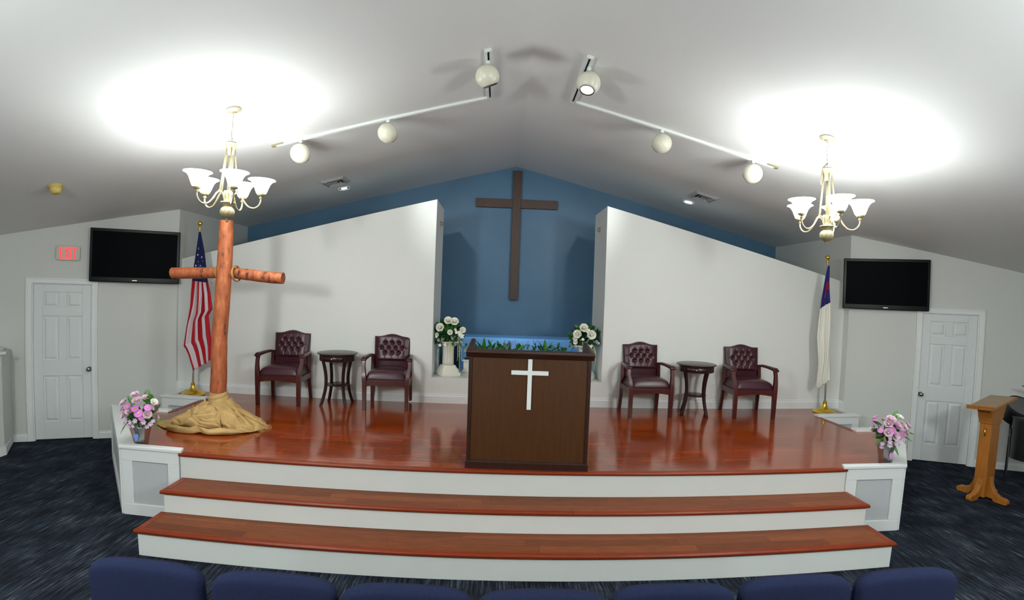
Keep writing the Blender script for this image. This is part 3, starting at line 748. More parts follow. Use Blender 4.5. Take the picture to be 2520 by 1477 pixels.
# ------------------------------------------------------------------ burgundy chairs
def cushion(fn_front, w_, h, th):
    pass
def make_chair():
    e = thing('guest_armchair', 'x', 'chair', (0, 0, 0))
    T = Matrix.Identity(4)
    # seat
    b = MB(); W, D = .50, .46
    def seat(u, v):
        x = (u-.5)*2; y = (v-.5)*2
        wx = W/2*(1-.06*(y > 0)*y)
        f = (1-abs(x)**6)*(1-abs(y)**6)
        return (x*wx, -.235+(v)*D, .385+.085*max(f, 0)**.35+.02*(1-x*x)*(1-y*y))
    b.grid(seat, 22, 20)
    b.box(-W/2+.004, W/2-.004, -.23, D-.24, .352, .388)
    b.build('seat', M['leather'], e, smooth='auto', angle=60)
    # tufted backrest in a leaning frame
    lean = R(9); T = Matrix.Translation((0, .215, .40)) @ Matrix.Rotation(-lean, 4, 'X')
    HB = .50
    btn = []
    for row, xs in ((0.372, (-.088, 0, .088)), (.310, (-.132, -.044, .044, .132)), (.248, (-.088, 0, .088))):
        for xx in xs: btn.append((xx, row))
    def ztop(x): t = abs(x)/.235; return HB-.038*(1-math.cos(min(t*1.25, 1)*PI))/2
    def wid(z): return .222+.013*z/HB
    def front(u, v):
        z = v*ztop((u-.5)*2*.235); x = (u-.5)*2*wid(z)
        ex = 1-abs((u-.5)*2)**8; ez = 1-abs((v-.5)*2)**10
        d = .018+.03*max(ex*ez, 0)**.5
        inx = max(0, 1-(abs(x)/.2)**6)
        if .15 < z: d += .012*inx*min(1, (z-.15)/.02)*min(1, max(0, (.475-z)/.02))
        dd = 0
        for (bx, bz) in btn:
            q = ((x-bx)**2+(z-bz)**2)
            dd += .024*math.exp(-q/(2*.0165**2))
        pl = 0
        if .248 < z < .372 and abs(x) < .15:
            for sgn in (-1, 1):
                k = (x+sgn*(z-.310)*(.044/.062))/.088
                fr = abs(((k+.5) % 1)-.5); fr = (.5-fr)*.088
                pl += .0035*math.exp(-(fr/.005)**2)
        for bx in (-.088, 0, .088):
            if .16 < z < .248 or .372 < z < .44:
                pl += .004*math.exp(-((x-bx)/.004)**2)
        if abs(z-.310) < .01 and .132 < abs(x) < .205: pl += .004*math.exp(-((z-.310)/.004)**2)
        d -= dd+pl
        if z < .15: d -= .008+.028*(.15-z)/.15
        return (x, -d, z)
    b = MB(); b.grid(front, 84, 96, T)
    # sides and rear
    NU = 20
    def rear(u, v):
        z = v*ztop((u-.5)*2*.235); x = (u-.5)*2*wid(z)
        return (x, .03+.006*(1-abs((u-.5)*2)**4), z)
    b.grid(rear, NU, 10, T)
    for sx in (0, 1):
        def side(u, v, sx=sx):
            f = front(sx, v); r_ = rear(sx, v); return (f[0]+(sx-.5)*2*.004*math.sin(PI*u), f[1]+(r_[1]-f[1])*u, f[2])
        b.grid(side, 4, 40, T)
    def topf(u, v):
        f = front(u, 1); r_ = rear(u, 1); return (f[0], f[1]+(r_[1]-f[1])*v, f[2]+.004*math.sin(PI*v))
    b.grid(topf, 40, 4, T)
    def botf(u, v):
        f = front(u, 0); r_ = rear(u, 0); return (f[0], f[1]+(r_[1]-f[1])*v, f[2])
    b.grid(botf, 20, 2, T)
    b.build('backrest', M['leather'], e, smooth='auto', angle=70)
    for (bx, bz) in btn:
        p = T @ Vector((bx, -.030, bz))
        MB().sphere((0, 0, 0), .0095, 12, 8, (1, .6, 1)).build('button', M['button'], e, smooth=True, loc=p)
    # legs
    for sx in (-1, 1):
        b = MB()   # front leg sweeping up to carry the arm
        pts = [(sx*.258, -.235, .0), (sx*.26, -.235, .2), (sx*.262, -.235, .38), (sx*.272, -.222, .46), (sx*.283, -.195, .53), (sx*.28, -.18, .60)]
        b.tube(pts, [.026, .028, .029, .028, .026, .024], 4, T=None)
        # square section aligned with the axes: rebuild as prisms
        b = MB(); hw_ = [(.021, .024), (.024, .026), (.026, .027), (.023, .024), (.020, .022), (.021, .022)]
        vs = []
        for (p, (a, c)) in zip(pts, hw_):
            for (ux, uy) in ((-1, -1), (1, -1), (1, 1), (-1, 1)): vs.append((p[0]+ux*a, p[1]+uy*c, p[2]))
        fs = [(3, 2, 1, 0), tuple(len(vs)-4+i for i in range(4))]
        for k in range(len(pts)-1):
            for i in range(4): fs.append((k*4+i, k*4+(i+1) % 4, k*4+4+(i+1) % 4, k*4+4+i))
        b.add(vs, fs); b.build('leg', M['mahog'], e, bevel=.004, smooth='auto')
        b = MB(); pts2 = [(sx*.255, .262, 0), (sx*.25, .222, .22), (sx*.248, .212, .40), (sx*.245, .225, .62)]
        vs = []
        for p in pts2:
            for (ux, uy) in ((-1, -1), (1, -1), (1, 1), (-1, 1)): vs.append((p[0]+ux*.02, p[1]+uy*.021, p[2]))
        fs = [(3, 2, 1, 0), tuple(len(vs)-4+i for i in range(4))]
        for k in range(3):
            for i in range(4): fs.append((k*4+i, k*4+(i+1) % 4, k*4+4+(i+1) % 4, k*4+4+i))
        b.add(vs, fs); b.build('leg', M['mahog'], e, bevel=.004)
        # arm
        b = MB(); pa = [(sx*.283, -.215, .612), (sx*.283, -.12, .622), (sx*.276, .02, .628), (sx*.262, .15, .628), (sx*.25, .235, .622)]
        b.tube(pa, [.026, .027, .025, .022, .02], 4)
        b = MB(); vs = []
        wv = (.034, .034, .03, .026, .022)
        for p, a in zip(pa, wv):
            for (ux, uz) in ((-1, -1), (1, -1), (1, 1), (-1, 1)): vs.append((p[0]+ux*a, p[1], p[2]-.004+uz*.013))
        fs = [(3, 2, 1, 0), tuple(len(vs)-4+i for i in range(4))]
        for k in range(4):
            for i in range(4): fs.append((k*4+i, k*4+(i+1) % 4, k*4+4+(i+1) % 4, k*4+4+i))
        b.add(vs, fs); b.build('armrest', M['mahog'], e, bevel=.007, seg=3, smooth='auto')
        b = MB()
        def pad(u, v, sx=sx):
            i = v*3.3; k = min(int(i), 3); t = i-k; k2 = k+1
            x = pa[k][0]*(1-t)+pa[k2][0]*t; y = pa[k][1]*(1-t)+pa[k2][1]*t+.012; ww = (wv[k]*(1-t)+wv[k2]*t)*.9
            uu = (u-.5)*2; return (x+uu*ww, y, .627+.018*max((1-abs(uu)**4)*(1-abs((v-.5)*2)**8), 0)**.5)
        b.grid(pad, 8, 20); b.build('arm_pad', M['leather'], e, smooth=True)
        # side rail
        b = MB(); b.box(sx*.256-.012, sx*.256+.012, -.22, .22, .285, .355); b.build('seat_rail', M['mahog'], e, bevel=.003)
    b = MB(); n = 14; poly = [(-.245+.49*k/n, .285+.024*math.sin(PI*k/n)) for k in range(n+1)]+[(.245, .356), (-.245, .356)]
    b.prism(poly, -.25, -.228, 'y'); b.build('seat_rail', M['mahog'], e, bevel=.002)
    b = MB(); b.box(-.24, .24, .205, .228, .29, .355); b.build('seat_rail', M['mahog'], e, bevel=.003)
    return e
chair0 = make_chair(); index_kids()
G = 'tufted armchairs along the partition'
for i, (x, y, a, lab) in enumerate(((-2.815, 6.315, 2.5, 'tufted burgundy leather armchair nearest the log cross, matte dark back'),
                                    (-1.475, 6.355, 3, 'tufted burgundy leather armchair by the bouquet column, shiny back, beside the striped flag side table'),
                                    (1.80, 6.325, 2, 'tufted burgundy leather armchair just past the pulpit on the white flag side'),
                                    (3.185, 6.295, -3.5, 'tufted burgundy leather armchair nearest the white flag'))):
    o = chair0 if i == 0 else copy_tree(chair0)
    o.location = (x, y, H); o.rotation_euler = (0, 0, R(a)); o['label'] = lab; o['group'] = G

# ------------------------------------------------------------------ round side tables
def make_table():
    e = thing('side_table', 'x', 'table')
    b = MB(); b.lathe([(.0001, .640), (.235, .640), (.248, .644), (.254, .650), (.254, .656), (.246, .660), (.0001, .660)], 48); b.build('tabletop', M['darkwood'], e, smooth='auto')
    b = MB(); b.lathe([(.218, .56), (.222, .562), (.222, .638), (.218, .640)], 48); b.build('apron', M['darkwood'], e, smooth='auto')
    # curved drawer front proud of the apron
    b = MB()
    def dr(u, v): a = R(-125+70*u); return (.2245*math.cos(a), .2245*math.sin(a), .572+.056*v)
    b.grid(dr, 14, 2)
    d = b.build('drawer', M['darkwood'], e, smooth=True, solid=.006)
    b = MB(); b.lathe([(.0001, 0), (.006, 0), (.005, .008), (.011, .014), (.009, .021), (.0001, .023)], 16, T=Matrix.Translation((0, -.226, .6)) @ Matrix.Rotation(R(90), 4, 'X')); b.build('knob', M['knobm'], d, smooth=True)
    for k in range(4):
        a = R(45+90*k); c, s_ = math.cos(a), math.sin(a); vs = []; n = 14
        for i in range(n+1):
            t = i/n; z = .565*(1-t)
            r = .196-.05*math.sin(PI*t)+.028*t*t
            w1, w2 = .017, .015
            for (p, q) in ((-1, -1), (1, -1), (1, 1), (-1, 1)):
                rr = r+p*w1; tt = q*w2; vs.append((rr*c-tt*s_, rr*s_+tt*c, z))
        fs = [(3, 2, 1, 0), tuple(len(vs)-4+i for i in range(4))]
        for kk in range(n):
            for i in range(4): fs.append((kk*4+i, kk*4+(i+1) % 4, kk*4+4+(i+1) % 4, kk*4+4+i))
        MB().add(vs, fs).build('leg', M['darkwood'], e, bevel=.003, smooth='auto')
    b = MB(); b.lathe([(.0001, .245), (.138, .245), (.142, .250), (.142, .256), (.136, .260), (.0001, .260)], 36); b.build('shelf', M['darkwood'], e, smooth='auto')
    return e
t0 = make_table(); index_kids()
for i, (x, y, a, lab) in enumerate(((-2.133, 6.33, 0, 'round espresso side table between the two armchairs next to the log cross'), (2.462, 6.30, -21, 'round espresso side table between the two armchairs next to the white flag'))):
    o = t0 if i == 0 else copy_tree(t0)
    o.location = (x, y, H); o.rotation_euler = (0, 0, R(a)); o['label'] = lab; o['group'] = 'round side tables'

# ------------------------------------------------------------------ pulpit
pu = thing('pulpit', 'wide dark walnut pulpit with a white cross on its front', 'pulpit', (.162, 4.165, H), R(-2))
DP = .50
b = MB(); b.box(-.487, .487, .022, .034, .06, .96); b.build('front_panel', M['veneer'], pu)
for s in (-1, 1):
    b = MB(); b.box(min(s*.483, s*.512), max(s*.483, s*.512), .008, .055, .06, .965); b.build('corner_post', M['walnut'], pu, bevel=.003)
    b = MB(); b.box(min(s*.49, s*.508), max(s*.49, s*.508), .055, DP, .06, .965); b.build('side_panel', M['walnut'], pu)
b = MB(); b.box(-.52, .52, 0, .03, 0, .062); b.box(-.52, -.50, .03, DP, 0, .062); b.box(.50, .52, .03, DP, 0, .062)
b.build('plinth', M['walnut'], pu, bevel=.003)
b = MB(); b.prism([(.004, .062), (.02, .062), (.034, .078), (.034, .062+.02)], -.49, .49, 'x'); b.build('plinth_moulding', M['walnut'], pu)
b = MB()
prof = [(.03, .945), (.008, .95), (.0, .962), (-.004, .975), (-.018, .982), (-.022, .995), (-.016, 1.006), (.0, 1.01), (.045, 1.012), (.05, .985), (.05, .95)]
b.prism(prof, -.535, .535, 'x'); b.build('top_moulding', M['walnut'], pu, smooth='auto', angle=50)
for s in (-1, 1):
    b = MB(); b.prism([(.0, .962), (-.02, .99), (.0, 1.012), (.04, 1.018), (DP-.12, 1.045), (DP-.09, 1.06), (DP-.03, 1.06), (DP, 1.04), (DP, .962)], min(s*.495, s*.535), max(s*.495, s*.535), 'x')
    b.build('side_rail', M['walnut'], pu, bevel=.008, seg=3, smooth='auto')
b = MB(); b.prism([(.04, .97), (DP, .95), (DP, .965), (.04, .985)], -.495, .495, 'x'); b.build('desk_top', M['walnut'], pu)
b = MB(); b.box(-.48, .48, .05, DP-.01, .48, .50); b.build('shelf', M['walnut'], pu)
b = MB(); b.box(-.019, .019, .006, .0215, .52, .984-.04+.042); b.box(-.155, -.0192, .006, .0215, .814, .850); b.box(.0192, .155, .006, .0215, .814, .850)
b = MB(); b.prism([(-.018, .520), (.018, .520), (.018, .812), (.155, .812), (.155, .848), (.018, .848), (.018, .975-.03), (-.018, .945), (-.018, .848), (-.155, .848), (-.155, .812), (-.018, .812)], .006, .0215, 'y')
b.build('white_cross', M['whitecross'], pu, bevel=.002)

# ------------------------------------------------------------------ rustic log cross and burlap
lc = thing('log_cross', 'orange brown cross of two peeled logs lashed with rope', 'cross', (-3.03, 5.1, H))
def logtube(pts, rads, nm, par, seed):
    P = []; Rr = []
    n = 40
    def cr(arr, t):
        i = min(int(t*(len(arr)-1)), len(arr)-2); f = t*(len(arr)-1)-i; g = f*f*(3-2*f)
        a, c = arr[i], arr[i+1]
        return a*(1-g)+c*g if not isinstance(a, Vector) else a.lerp(c, f)
    for k in range(n+1):
        t = k/n; P.append(cr(pts, t)); Rr.append(cr(rads, t))
    def rf(r, i, a): return r*(1+.05*mnoise.noise(Vector((math.cos(a)*1.2, math.sin(a)*1.2, i*.35+seed)))+.02*mnoise.noise(Vector((math.cos(a)*4, math.sin(a)*4, i*.9+seed))))
    b = MB(); b.tube(P, Rr, 28, rfun=rf); return b.build(nm, M['log'], par, smooth='auto', angle=60)
V = Vector
logtube([V((-.012, 0, .0)), V((-.008, 0, .35)), V((.002, 0, .6)), V((.006, 0, .95)), V((.028, 0, 1.25)), V((.047, 0, 1.65)), V((.05, 0, 2.0)), V((.046, 0, 2.142))], [.092, .086, .082, .08, .078, .077, .072, .07], 'upright_log', lc, 1)
logtube([V((-.63, .12, 1.583)), V((-.4, .12, 1.59)), V((-.1, .12, 1.60)), V((.1, .12, 1.602)), V((.3, .12, 1.585)), V((.45, .12, 1.57)), V((.64, .12, 1.562))], [.06, .061, .058, .058, .06, .061, .06], 'cross_log', lc, 5)
for dx in (-.058, .125):
    rp = MB()
    for off in (0, .012):
        pts = []
        for k in range(16):
            a = 2*PI*k/16; pts.append((dx+off-.01*math.sin(a*1.0), .09+.095*math.cos(a)*1.0, 1.597+.083*math.sin(a)))
        rp.tube(pts, .0065, 6, closed=True)
    if dx < 0: rp.tube([(-.058, -.0, 1.53), (-.075, -.02, 1.505), (-.085, -.01, 1.49)], .006, 6)
    rp.build('rope', M['rope'], lc, smooth=True)
# burlap heap: a cone of cloth under hand placed drapes and rolled folds
def catmull(p0, p1, p2, p3, t):
    return .5*((2*p1)+(-p0+p2)*t+(2*p0-5*p1+4*p2-p3)*t*t+(-p0+3*p1-3*p2+p3)*t**3)
def curve_at(P, t):
    t = min(max(t, 0), .99999)*(len(P)-1); i = int(t); f = t-i
    return catmull(P[max(i-1, 0)], P[i], P[i+1], P[min(i+2, len(P)-1)], f)
def burlap():
    e = thing('burlap_cloth', 'heap of tan burlap gathered around the foot of the log cross', 'cloth', (-3.03, 5.1, H))
    nz = lambda x, y, k: mnoise.noise(V((x, y, k)))
    def base(u, v):
        a = 2*PI*u; ro = .37+.10*math.cos(2*a)+.03*math.sin(3*a+.6)
        if v < .25:
            q = v/.25; r_ = .088+.02*q*q+.012*q; z = .35-.11*q+.008*math.sin(2*a+1)*(1-q)
            r_ *= 1+.05*math.sin(2.2*a+q*9+2*nz(math.cos(a)*2, math.sin(a)*2, 3))*q+.02*math.sin(q*16+3*a)
        else:
            q = (v-.25)/.75; r_ = .12+(ro-.12)*q; z = .235*(1-q)**1.6+.006
            w_ = min(1, q*4)*min(1, (1-q)*6)
            z += w_*(.035*abs(math.sin(4*a+8*r_+3*nz(math.cos(a)*2, math.sin(a)*2, r_*4)))+.012*abs(math.sin(26*r_+3*nz(math.cos(a)*3, math.sin(a)*3, 7))))
        return (r_*math.cos(a), r_*math.sin(a), z)
    b = MB(); b.grid(base, 220, 90); b.build('skirt', M['burlap'], e, smooth=True, solid=.004)
    def sheet(rows, seed, nu=54, nv=54, amp=.012, kx=9, ky=3):
        rows = [[V(p) for p in r_] for r_ in rows]
        def fn(u, v):
            cs_ = [curve_at(r_, u) for r_ in rows]; p = curve_at(cs_, v).copy()
            w_ = amp*min(1, v*5)*min(1, (1-v)*7+.15)
            f = abs(math.sin(kx*u+ky*v+2.6*nz(u*2.2, v*2.2, seed)))+.5*abs(math.sin(kx*1.7*u-ky*2.4*v+3*nz(u*3, v*3, seed+4)))
            p.z += w_*(f-.3); p.y -= w_*.8*(f-.6); p.z = max(p.z, .005)
            return tuple(p)
        b = MB(); b.grid(fn, nu, nv); b.build('drape', M['burlap'], e, smooth=True, solid=.006)
    # smooth left hand sheet running out to a tip
    sheet([[(-.07, .09, .28), (-.125, -.01, .275), (-.09, -.09, .265), (-.03, -.125, .25)], [(-.17, .12, .17), (-.225, -.02, .18), (-.2, -.13, .165), (-.12, -.17, .19)],
           [(-.28, .1, .09), (-.34, -.04, .11), (-.30, -.18, .10), (-.2, -.22, .12)], [(-.42, .04, .03), (-.49, -.09, .045), (-.38, -.24, .05), (-.27, -.27, .06)], [(-.52, -.0, .006), (-.62, -.14, .006), (-.45, -.29, .006), (-.31, -.31, .012)]], 2, amp=.016, kx=5)
    # right hand sheet
    sheet([[(-.01, -.125, .25), (.08, -.09, .265), (.12, -.0, .275), (.09, .08, .28)], [(.1, -.19, .17), (.19, -.13, .20), (.215, -.01, .18), (.17, .1, .16)],
           [(.18, -.25, .10), (.29, -.18, .135), (.31, -.03, .10), (.28, .09, .08)], [(.26, -.31, .05), (.39, -.22, .065), (.42, -.06, .05), (.38, .05, .03)], [(.33, -.33, .008), (.47, -.24, .008), (.54, -.09, .006), (.47, .02, .006)]], 7, amp=.038, kx=7)
    # the big middle drape, its lower hem tucked under
    sheet([[(-.16, -.09, .2), (-.05, -.125, .235), (.07, -.12, .225), (.14, -.08, .19)], [(-.24, -.17, .16), (-.09, -.21, .19), (.05, -.215, .175), (.17, -.18, .16)],
           [(-.27, -.23, .115), (-.11, -.28, .15), (.04, -.29, .13), (.18, -.26, .12)], [(-.31, -.30, .085), (-.13, -.345, .12), (.04, -.345, .10), (.2, -.32, .10)],
           [(-.335, -.33, .035), (-.14, -.37, .065), (.05, -.365, .045), (.22, -.335, .055)], [(-.30, -.28, .012), (-.12, -.315, .03), (.05, -.30, .02), (.19, -.28, .03)]], 11, amp=.034, kx=6, ky=5)
    # loop of cloth open towards the viewer at the right
    sheet([[(.1, -.15, .18), (.19, -.16, .165), (.27, -.13, .14)], [(.13, -.22, .19), (.23, -.23, .175), (.31, -.19, .13)], [(.15, -.29, .15), (.26, -.30, .13), (.35, -.25, .08)], [(.14, -.31, .10), (.27, -.32, .07), (.38, -.27, .03)], [(.13, -.27, .06), (.25, -.28, .04), (.35, -.23, .012)]], 17, 34, 34, amp=.02, kx=5)
    def roll(pts, rads, seed, flat=.75):
        P = []; Rr = []; n = 60; pts = [V(p) for p in pts]
        for k in range(n+1):
            t = k/n; P.append(curve_at(pts, t)); q = t*(len(rads)-1); i = min(int(q), len(rads)-2); f = q-i; Rr.append(rads[i]*(1-f)+rads[i+1]*f)
        def rf(r_, i, a): return r_*(1+.3*nz(math.cos(a)*1.3+seed, math.sin(a)*1.3, i*.11)+.12*math.sin(3*a+i*.12+seed))
        b = MB(); b.tube(P, Rr, 26, rfun=rf); b.v = [V((p.x, p.y, max(.003, p.z*1.0))) for p in b.v]
        b.build('fold', M['burlap'], e, smooth=True)
    roll([(-.37, -.25, .02), (-.35, -.33, .028), (-.24, -.38, .035), (-.1, -.385, .03), (.0, -.36, .045), (.1, -.39, .028), (.22, -.375, .035), (.33, -.33, .026), (.4, -.26, .012)], [.012, .034, .036, .03, .034, .028, .034, .028, .01], 4)
    roll([(-.33, -.27, .07), (-.22, -.31, .10), (-.08, -.31, .135), (.05, -.28, .16), (.12, -.22, .175)], [.014, .03, .032, .028, .01], 6)
    roll([(.2, -.3, .06), (.3, -.29, .055), (.38, -.24, .045), (.45, -.17, .03), (.5, -.1, .012)], [.014, .03, .03, .024, .008], 15)
    roll([(-.115, -.04, .235), (-.08, -.11, .225), (0, -.135, .215), (.09, -.105, .225), (.125, -.02, .235)], [.012, .022, .024, .022, .012], 9)
    roll([(.12, -.16, .19), (.2, -.12, .2), (.27, -.05, .165), (.35, -.0, .10), (.46, .03, .03), (.53, .03, .012)], [.012, .026, .026, .024, .016, .005], 21)
    fr = MB(); rg = random.Random(5)
    for k in range(60):
        a = rg.uniform(-.3, .12); r0 = .52+rg.uniform(-.03, .02); x, y = r0*math.cos(a), r0*math.sin(a)-.03
        fr.tube([(x, y, .012), (x+.02+rg.uniform(0, .02), y+rg.uniform(-.015, .015), .016+rg.uniform(0, .012)), (x+.045+rg.uniform(0, .03), y+rg.uniform(-.03, .03), .003)], .0012, 4)
    fr.build('frayed_edge', M['burlap'], e, kind='stuff')
burlap()

# ------------------------------------------------------------------ flags
def flag_material(kind):
    m, nt, b = new_mat(kind+'_cloth')
    uv = nt.nodes.new('ShaderNodeUVMap'); sp = nt.nodes.new('ShaderNodeSeparateXYZ'); nt.links.new(uv.outputs[0], sp.inputs[0])
    def math_(op, a, c=None):
        n = nt.nodes.new('ShaderNodeMath'); n.operation = op
        for i, x in enumerate((a, c)):
            if x is None: continue
            if isinstance(x, (int, float)): n.inputs[i].default_value = x
            else: nt.links.new(x, n.inputs[i])
        return n.outputs[0]
    def mix(f, c1, c2):
        n = nt.nodes.new('ShaderNodeMix'); n.data_type = 'RGBA'
        nt.links.new(f, n.inputs[0])
        for i, x in ((6, c1), (7, c2)):
            if isinstance(x, tuple): n.inputs[i].default_value = x
            else: nt.links.new(x, n.inputs[i])
        return n.outputs[2]
    U, Vv = sp.outputs[0], sp.outputs[1]
    b.inputs['Roughness'].default_value = .75; b.inputs['Specular IOR Level'].default_value = .2
    if kind == 'striped_flag':
        k = math_('MODULO', math_('FLOOR', math_('MULTIPLY', U, 7.0)), 2.0)
        stripes = mix(k, srgb(172, 26, 40), srgb(206, 196, 200))
        can = math_('LESS_THAN', math_('ADD', Vv, math_('MULTIPLY', U, -.05)), .345)
        c = mix(can, stripes, srgb(30, 36, 78)); nt.links.new(c, b.inputs['Base Color'])
    else:
        can = math_('LESS_THAN', math_('ADD', Vv, math_('MULTIPLY', U, .03)), .345)
        c = mix(can, srgb(222, 220, 208), srgb(40, 42, 104))
        # cross of the blue corner
        inu = math_('MULTIPLY', math_('GREATER_THAN', U, .42), math_('LESS_THAN', U, .86))
        bar = math_('MULTIPLY', inu, math_('MULTIPLY', math_('GREATER_THAN', Vv, .135), math_('LESS_THAN', Vv, .205)))
        up = math_('MULTIPLY', math_('MULTIPLY', math_('GREATER_THAN', U, .38), math_('LESS_THAN', U, .62)), math_('MULTIPLY', math_('GREATER_THAN', Vv, .205), math_('LESS_THAN', Vv, .27)))
        cr = math_('MAXIMUM', bar, up)
        c = mix(cr, c, srgb(160, 24, 40)); nt.links.new(c, b.inputs['Base Color'])
    return m
def poly_at(P, t):
    # P by arc length
    L = [0]
    for a, c in zip(P, P[1:]): L.append(L[-1]+math.hypot(c[0]-a[0], c[1]-a[1]))
    s = t*L[-1]
    for i in range(len(P)-1):
        if s <= L[i+1] or i == len(P)-2:
            f = (s-L[i])/max(L[i+1]-L[i], 1e-6); return (P[i][0]+(P[i+1][0]-P[i][0])*f, P[i][1]+(P[i+1][1]-P[i][1])*f)
def flag(name, label, pole_b, pole_t, LP, RP, kind, foldamp, seed):
    bx, by = pole_b; e = thing(name, label, 'flag', (bx, by, H)); X0 = V((bx, by, H))
    b = MB(); b.lathe([(.155, 0), (.158, .008), (.15, .016), (.145, .022), (.12, .034), (.085, .05), (.055, .07), (.036, .095), (.028, .12), (.031, .125), (.03, .14), (.024, .145), (.024, .16), (.0001, .162)], 40); b.build('stand_base', M['brass'], e, smooth='auto')
    tp = V((pole_t[0]-bx, 0, pole_t[1]-H))
    b = MB(); b.tube([(0, 0, .15), tuple(tp-V((0, 0, .085)))], .0125, 16); b.build('pole', M['silver'], e, smooth=True)
    T = Matrix.Translation(tp)
    b = MB(); b.lathe([(.0001, -.09), (.017, -.088), (.016, -.075), (.012, -.07), (.02, -.06), (.021, -.05), (.012, -.04), (.012, -.03)], 20, T=T); b.sphere((0, 0, 0), .031, 20, 14, T=T); b.build('finial', M['brass'], e, smooth=True)
    NU, NV = 64, 90
    me_v = []; uvs = []
    def surf(u, v):
        l = poly_at(LP, v); r_ = poly_at(RP, v)
        x = l[0]+(r_[0]-l[0])*u; z = l[1]+(r_[1]-l[1])*u
        wdt = abs(r_[0]-l[0]); amp = foldamp*min(1, wdt/.25)
        y = -.03-amp*(.5+.5*math.sin(u*2*PI*2.6+seed+.9*math.sin(v*5+seed)))-amp*.45*math.sin(u*2*PI*5+seed*2+v*3)-.012*math.sin(v*9+u*4)*min(1, v*3)
        if u in (0, 1): y += 0
        return V((x-bx, y, z-H))
    b = MB(); b.grid(lambda u, v: surf(u, v), NU, NV)
    me = b.mesh('cloth'); me.materials.append(flag_material(kind))
    ul = me.uv_layers.new(name='UVMap')
    for li, lo in enumerate(me.loops):
        vi = lo.vertex_index; ul.data[li].uv = ((vi % (NU+1))/NU, (vi//(NU+1))/NV)
    o = link('cloth', me, e, smooth=True, solid=.003)
    return e, surf
FLP = [(-4.075, 2.77), (-4.099, 2.411), (-4.11, 2.31), (-4.143, 1.948), (-4.159, 1.789), (-4.211, 1.529), (-4.248, 1.265), (-4.215, 1.229), (-4.176, 1.15), (-4.112, .944)]
FRP = [(-4.05, 2.77), (-3.985, 2.515), (-3.955, 2.356), (-3.913, 2.13), (-3.872, 1.986), (-3.844, 1.772), (-3.903, 1.685), (-3.879, 1.469), (-3.854, 1.3), (-3.844, 1.11)]
fe, fs = flag('american_flag', 'red and white striped flag with a starred blue corner on a brass stand', (-4.14, 6.40), (-4.085, 2.885), FLP, FRP, 'striped_flag', .035, .6)
stars = MB()
rg = random.Random(3)
for (u, v) in ((.28, .12), (.2, .165), (.62, .19), (.30, .215), (.78, .225), (.45, .25), (.1, .24), (.66, .27), (.25, .285), (.84, .30), (.5, .32), (.12, .315), (.72, .335)):
    p = fs(u, v); n = V((0, -1, 0)); r1 = .017
    pts = []
    for k in range(10):
        a = PI/2+PI*k/5+.3; r_ = r1 if k % 2 == 0 else r1*.42
        q = fs(min(max(u+r_*math.cos(a)/max(.08, .05+v*.5), 0), 1), v-r_*math.sin(a)/1.9); pts.append((q.x, q.y-.004, q.z))
    c = (p.x, p.y-.004, p.z)
    stars.add([c]+pts, [(0, 1+k, 1+(k+1) % 10) for k in range(10)])
stars.build('star_print', mat('star_white', (214, 218, 226), .7), fe, kind='stuff')
GLP = [(4.315, 2.629), (4.281, 2.479), (4.224, 2.18), (4.203, 1.877), (4.189, 1.651), (4.219, 1.303), (4.197, 1.003), (4.246, .931)]
GRP = [(4.345, 2.63), (4.35, 2.432), (4.362, 2.248), (4.379, 2.092), (4.387, 1.827), (4.4, 1.494), (4.411, 1.16), (4.416, 1.067)]
flag('church_flag', 'white flag with a blue corner and red cross on a brass stand', (4.40, 6.38), (4.33, 2.742), GLP, GRP, 'church_flag', .028, 2.1)

# ------------------------------------------------------------------ flowers
def petal_mesh(w_, l, cup, curl, nu=4, nv=5, tip=.6):
    b = MB()
    def fn(u, v):
        x = (u-.5)*2; ww = w_*math.sin(PI*(.12+.78*v))**tip
        return (x*ww, -cup*(1-x*x)*math.sin(v*PI*.6)*w_-curl*v*v*l, v*l)
    b.grid(fn, nu, nv); return b
def rose_mesh(name, r, m):
    b = MB(); rg = random.Random(int(r*1e4))
    for ring, (n, rr, tilt, ln) in enumerate(((3, .12, 4, .75), (4, .26, 14, .85), (5, .42, 30, .95), (6, .55, 52, 1.0))):
        for k in range(n):
            a = 2*PI*k/n+ring*.7
            T = Matrix.Rotation(a, 4, 'Z') @ Matrix.Translation((0, rr*r, -.25*r)) @ Matrix.Rotation(-R(tilt), 4, 'X')
            w_ = r*(.38+.13*ring); l = r*ln
            def fn(u, v, w_=w_, l=l):
                x = (u-.5)*2; ww = w_*(.35+.65*math.sin(PI*min(.5, .12+.5*v)))*(1-.25*max(0, v-.8)/.2)
                return (x*ww, -.35*w_*x*x+.12*l*v*v, v*l)
            b.grid(fn, 4, 4, T)
    b.sphere((0, 0, .1*r), .3*r, 10, 8, (1, 1, 1.4))
    me = b.mesh(name); me.materials.append(m); me.shade_smooth(); return me
def daisy_mesh(name, r, m, n=16):
    b = MB()
    for lay in range(2):
        for k in range(n):
            T = Matrix.Rotation(2*PI*(k+.5*lay)/n, 4, 'Z')
            def fn(u, v, lay=lay):
                x = (u-.5)*2; return (x*r*.13*math.sin(PI*(.15+.75*v)), r*(.15+.85*v)*(1-.12*lay), r*(.08*v-.1*v*v)+lay*.04*r)
            b.grid(fn, 2, 3, T)
    me = b.mesh(name); me.materials.append(m); me.shade_smooth(); return me
def star_mesh(name, r, m, n=6):
    b = MB()
    for k in range(n):
        T = Matrix.Rotation(2*PI*k/n, 4, 'Z') @ Matrix.Rotation(R(28), 4, 'X')
        def fn(u, v):
            x = (u-.5)*2; return (x*r*.3*math.sin(PI*(.12+.8*v)), r*v, .1*r*(1-x*x))
        b.grid(fn, 2, 4, T)
    me = b.mesh(name); me.materials.append(m); me.shade_smooth(); return me
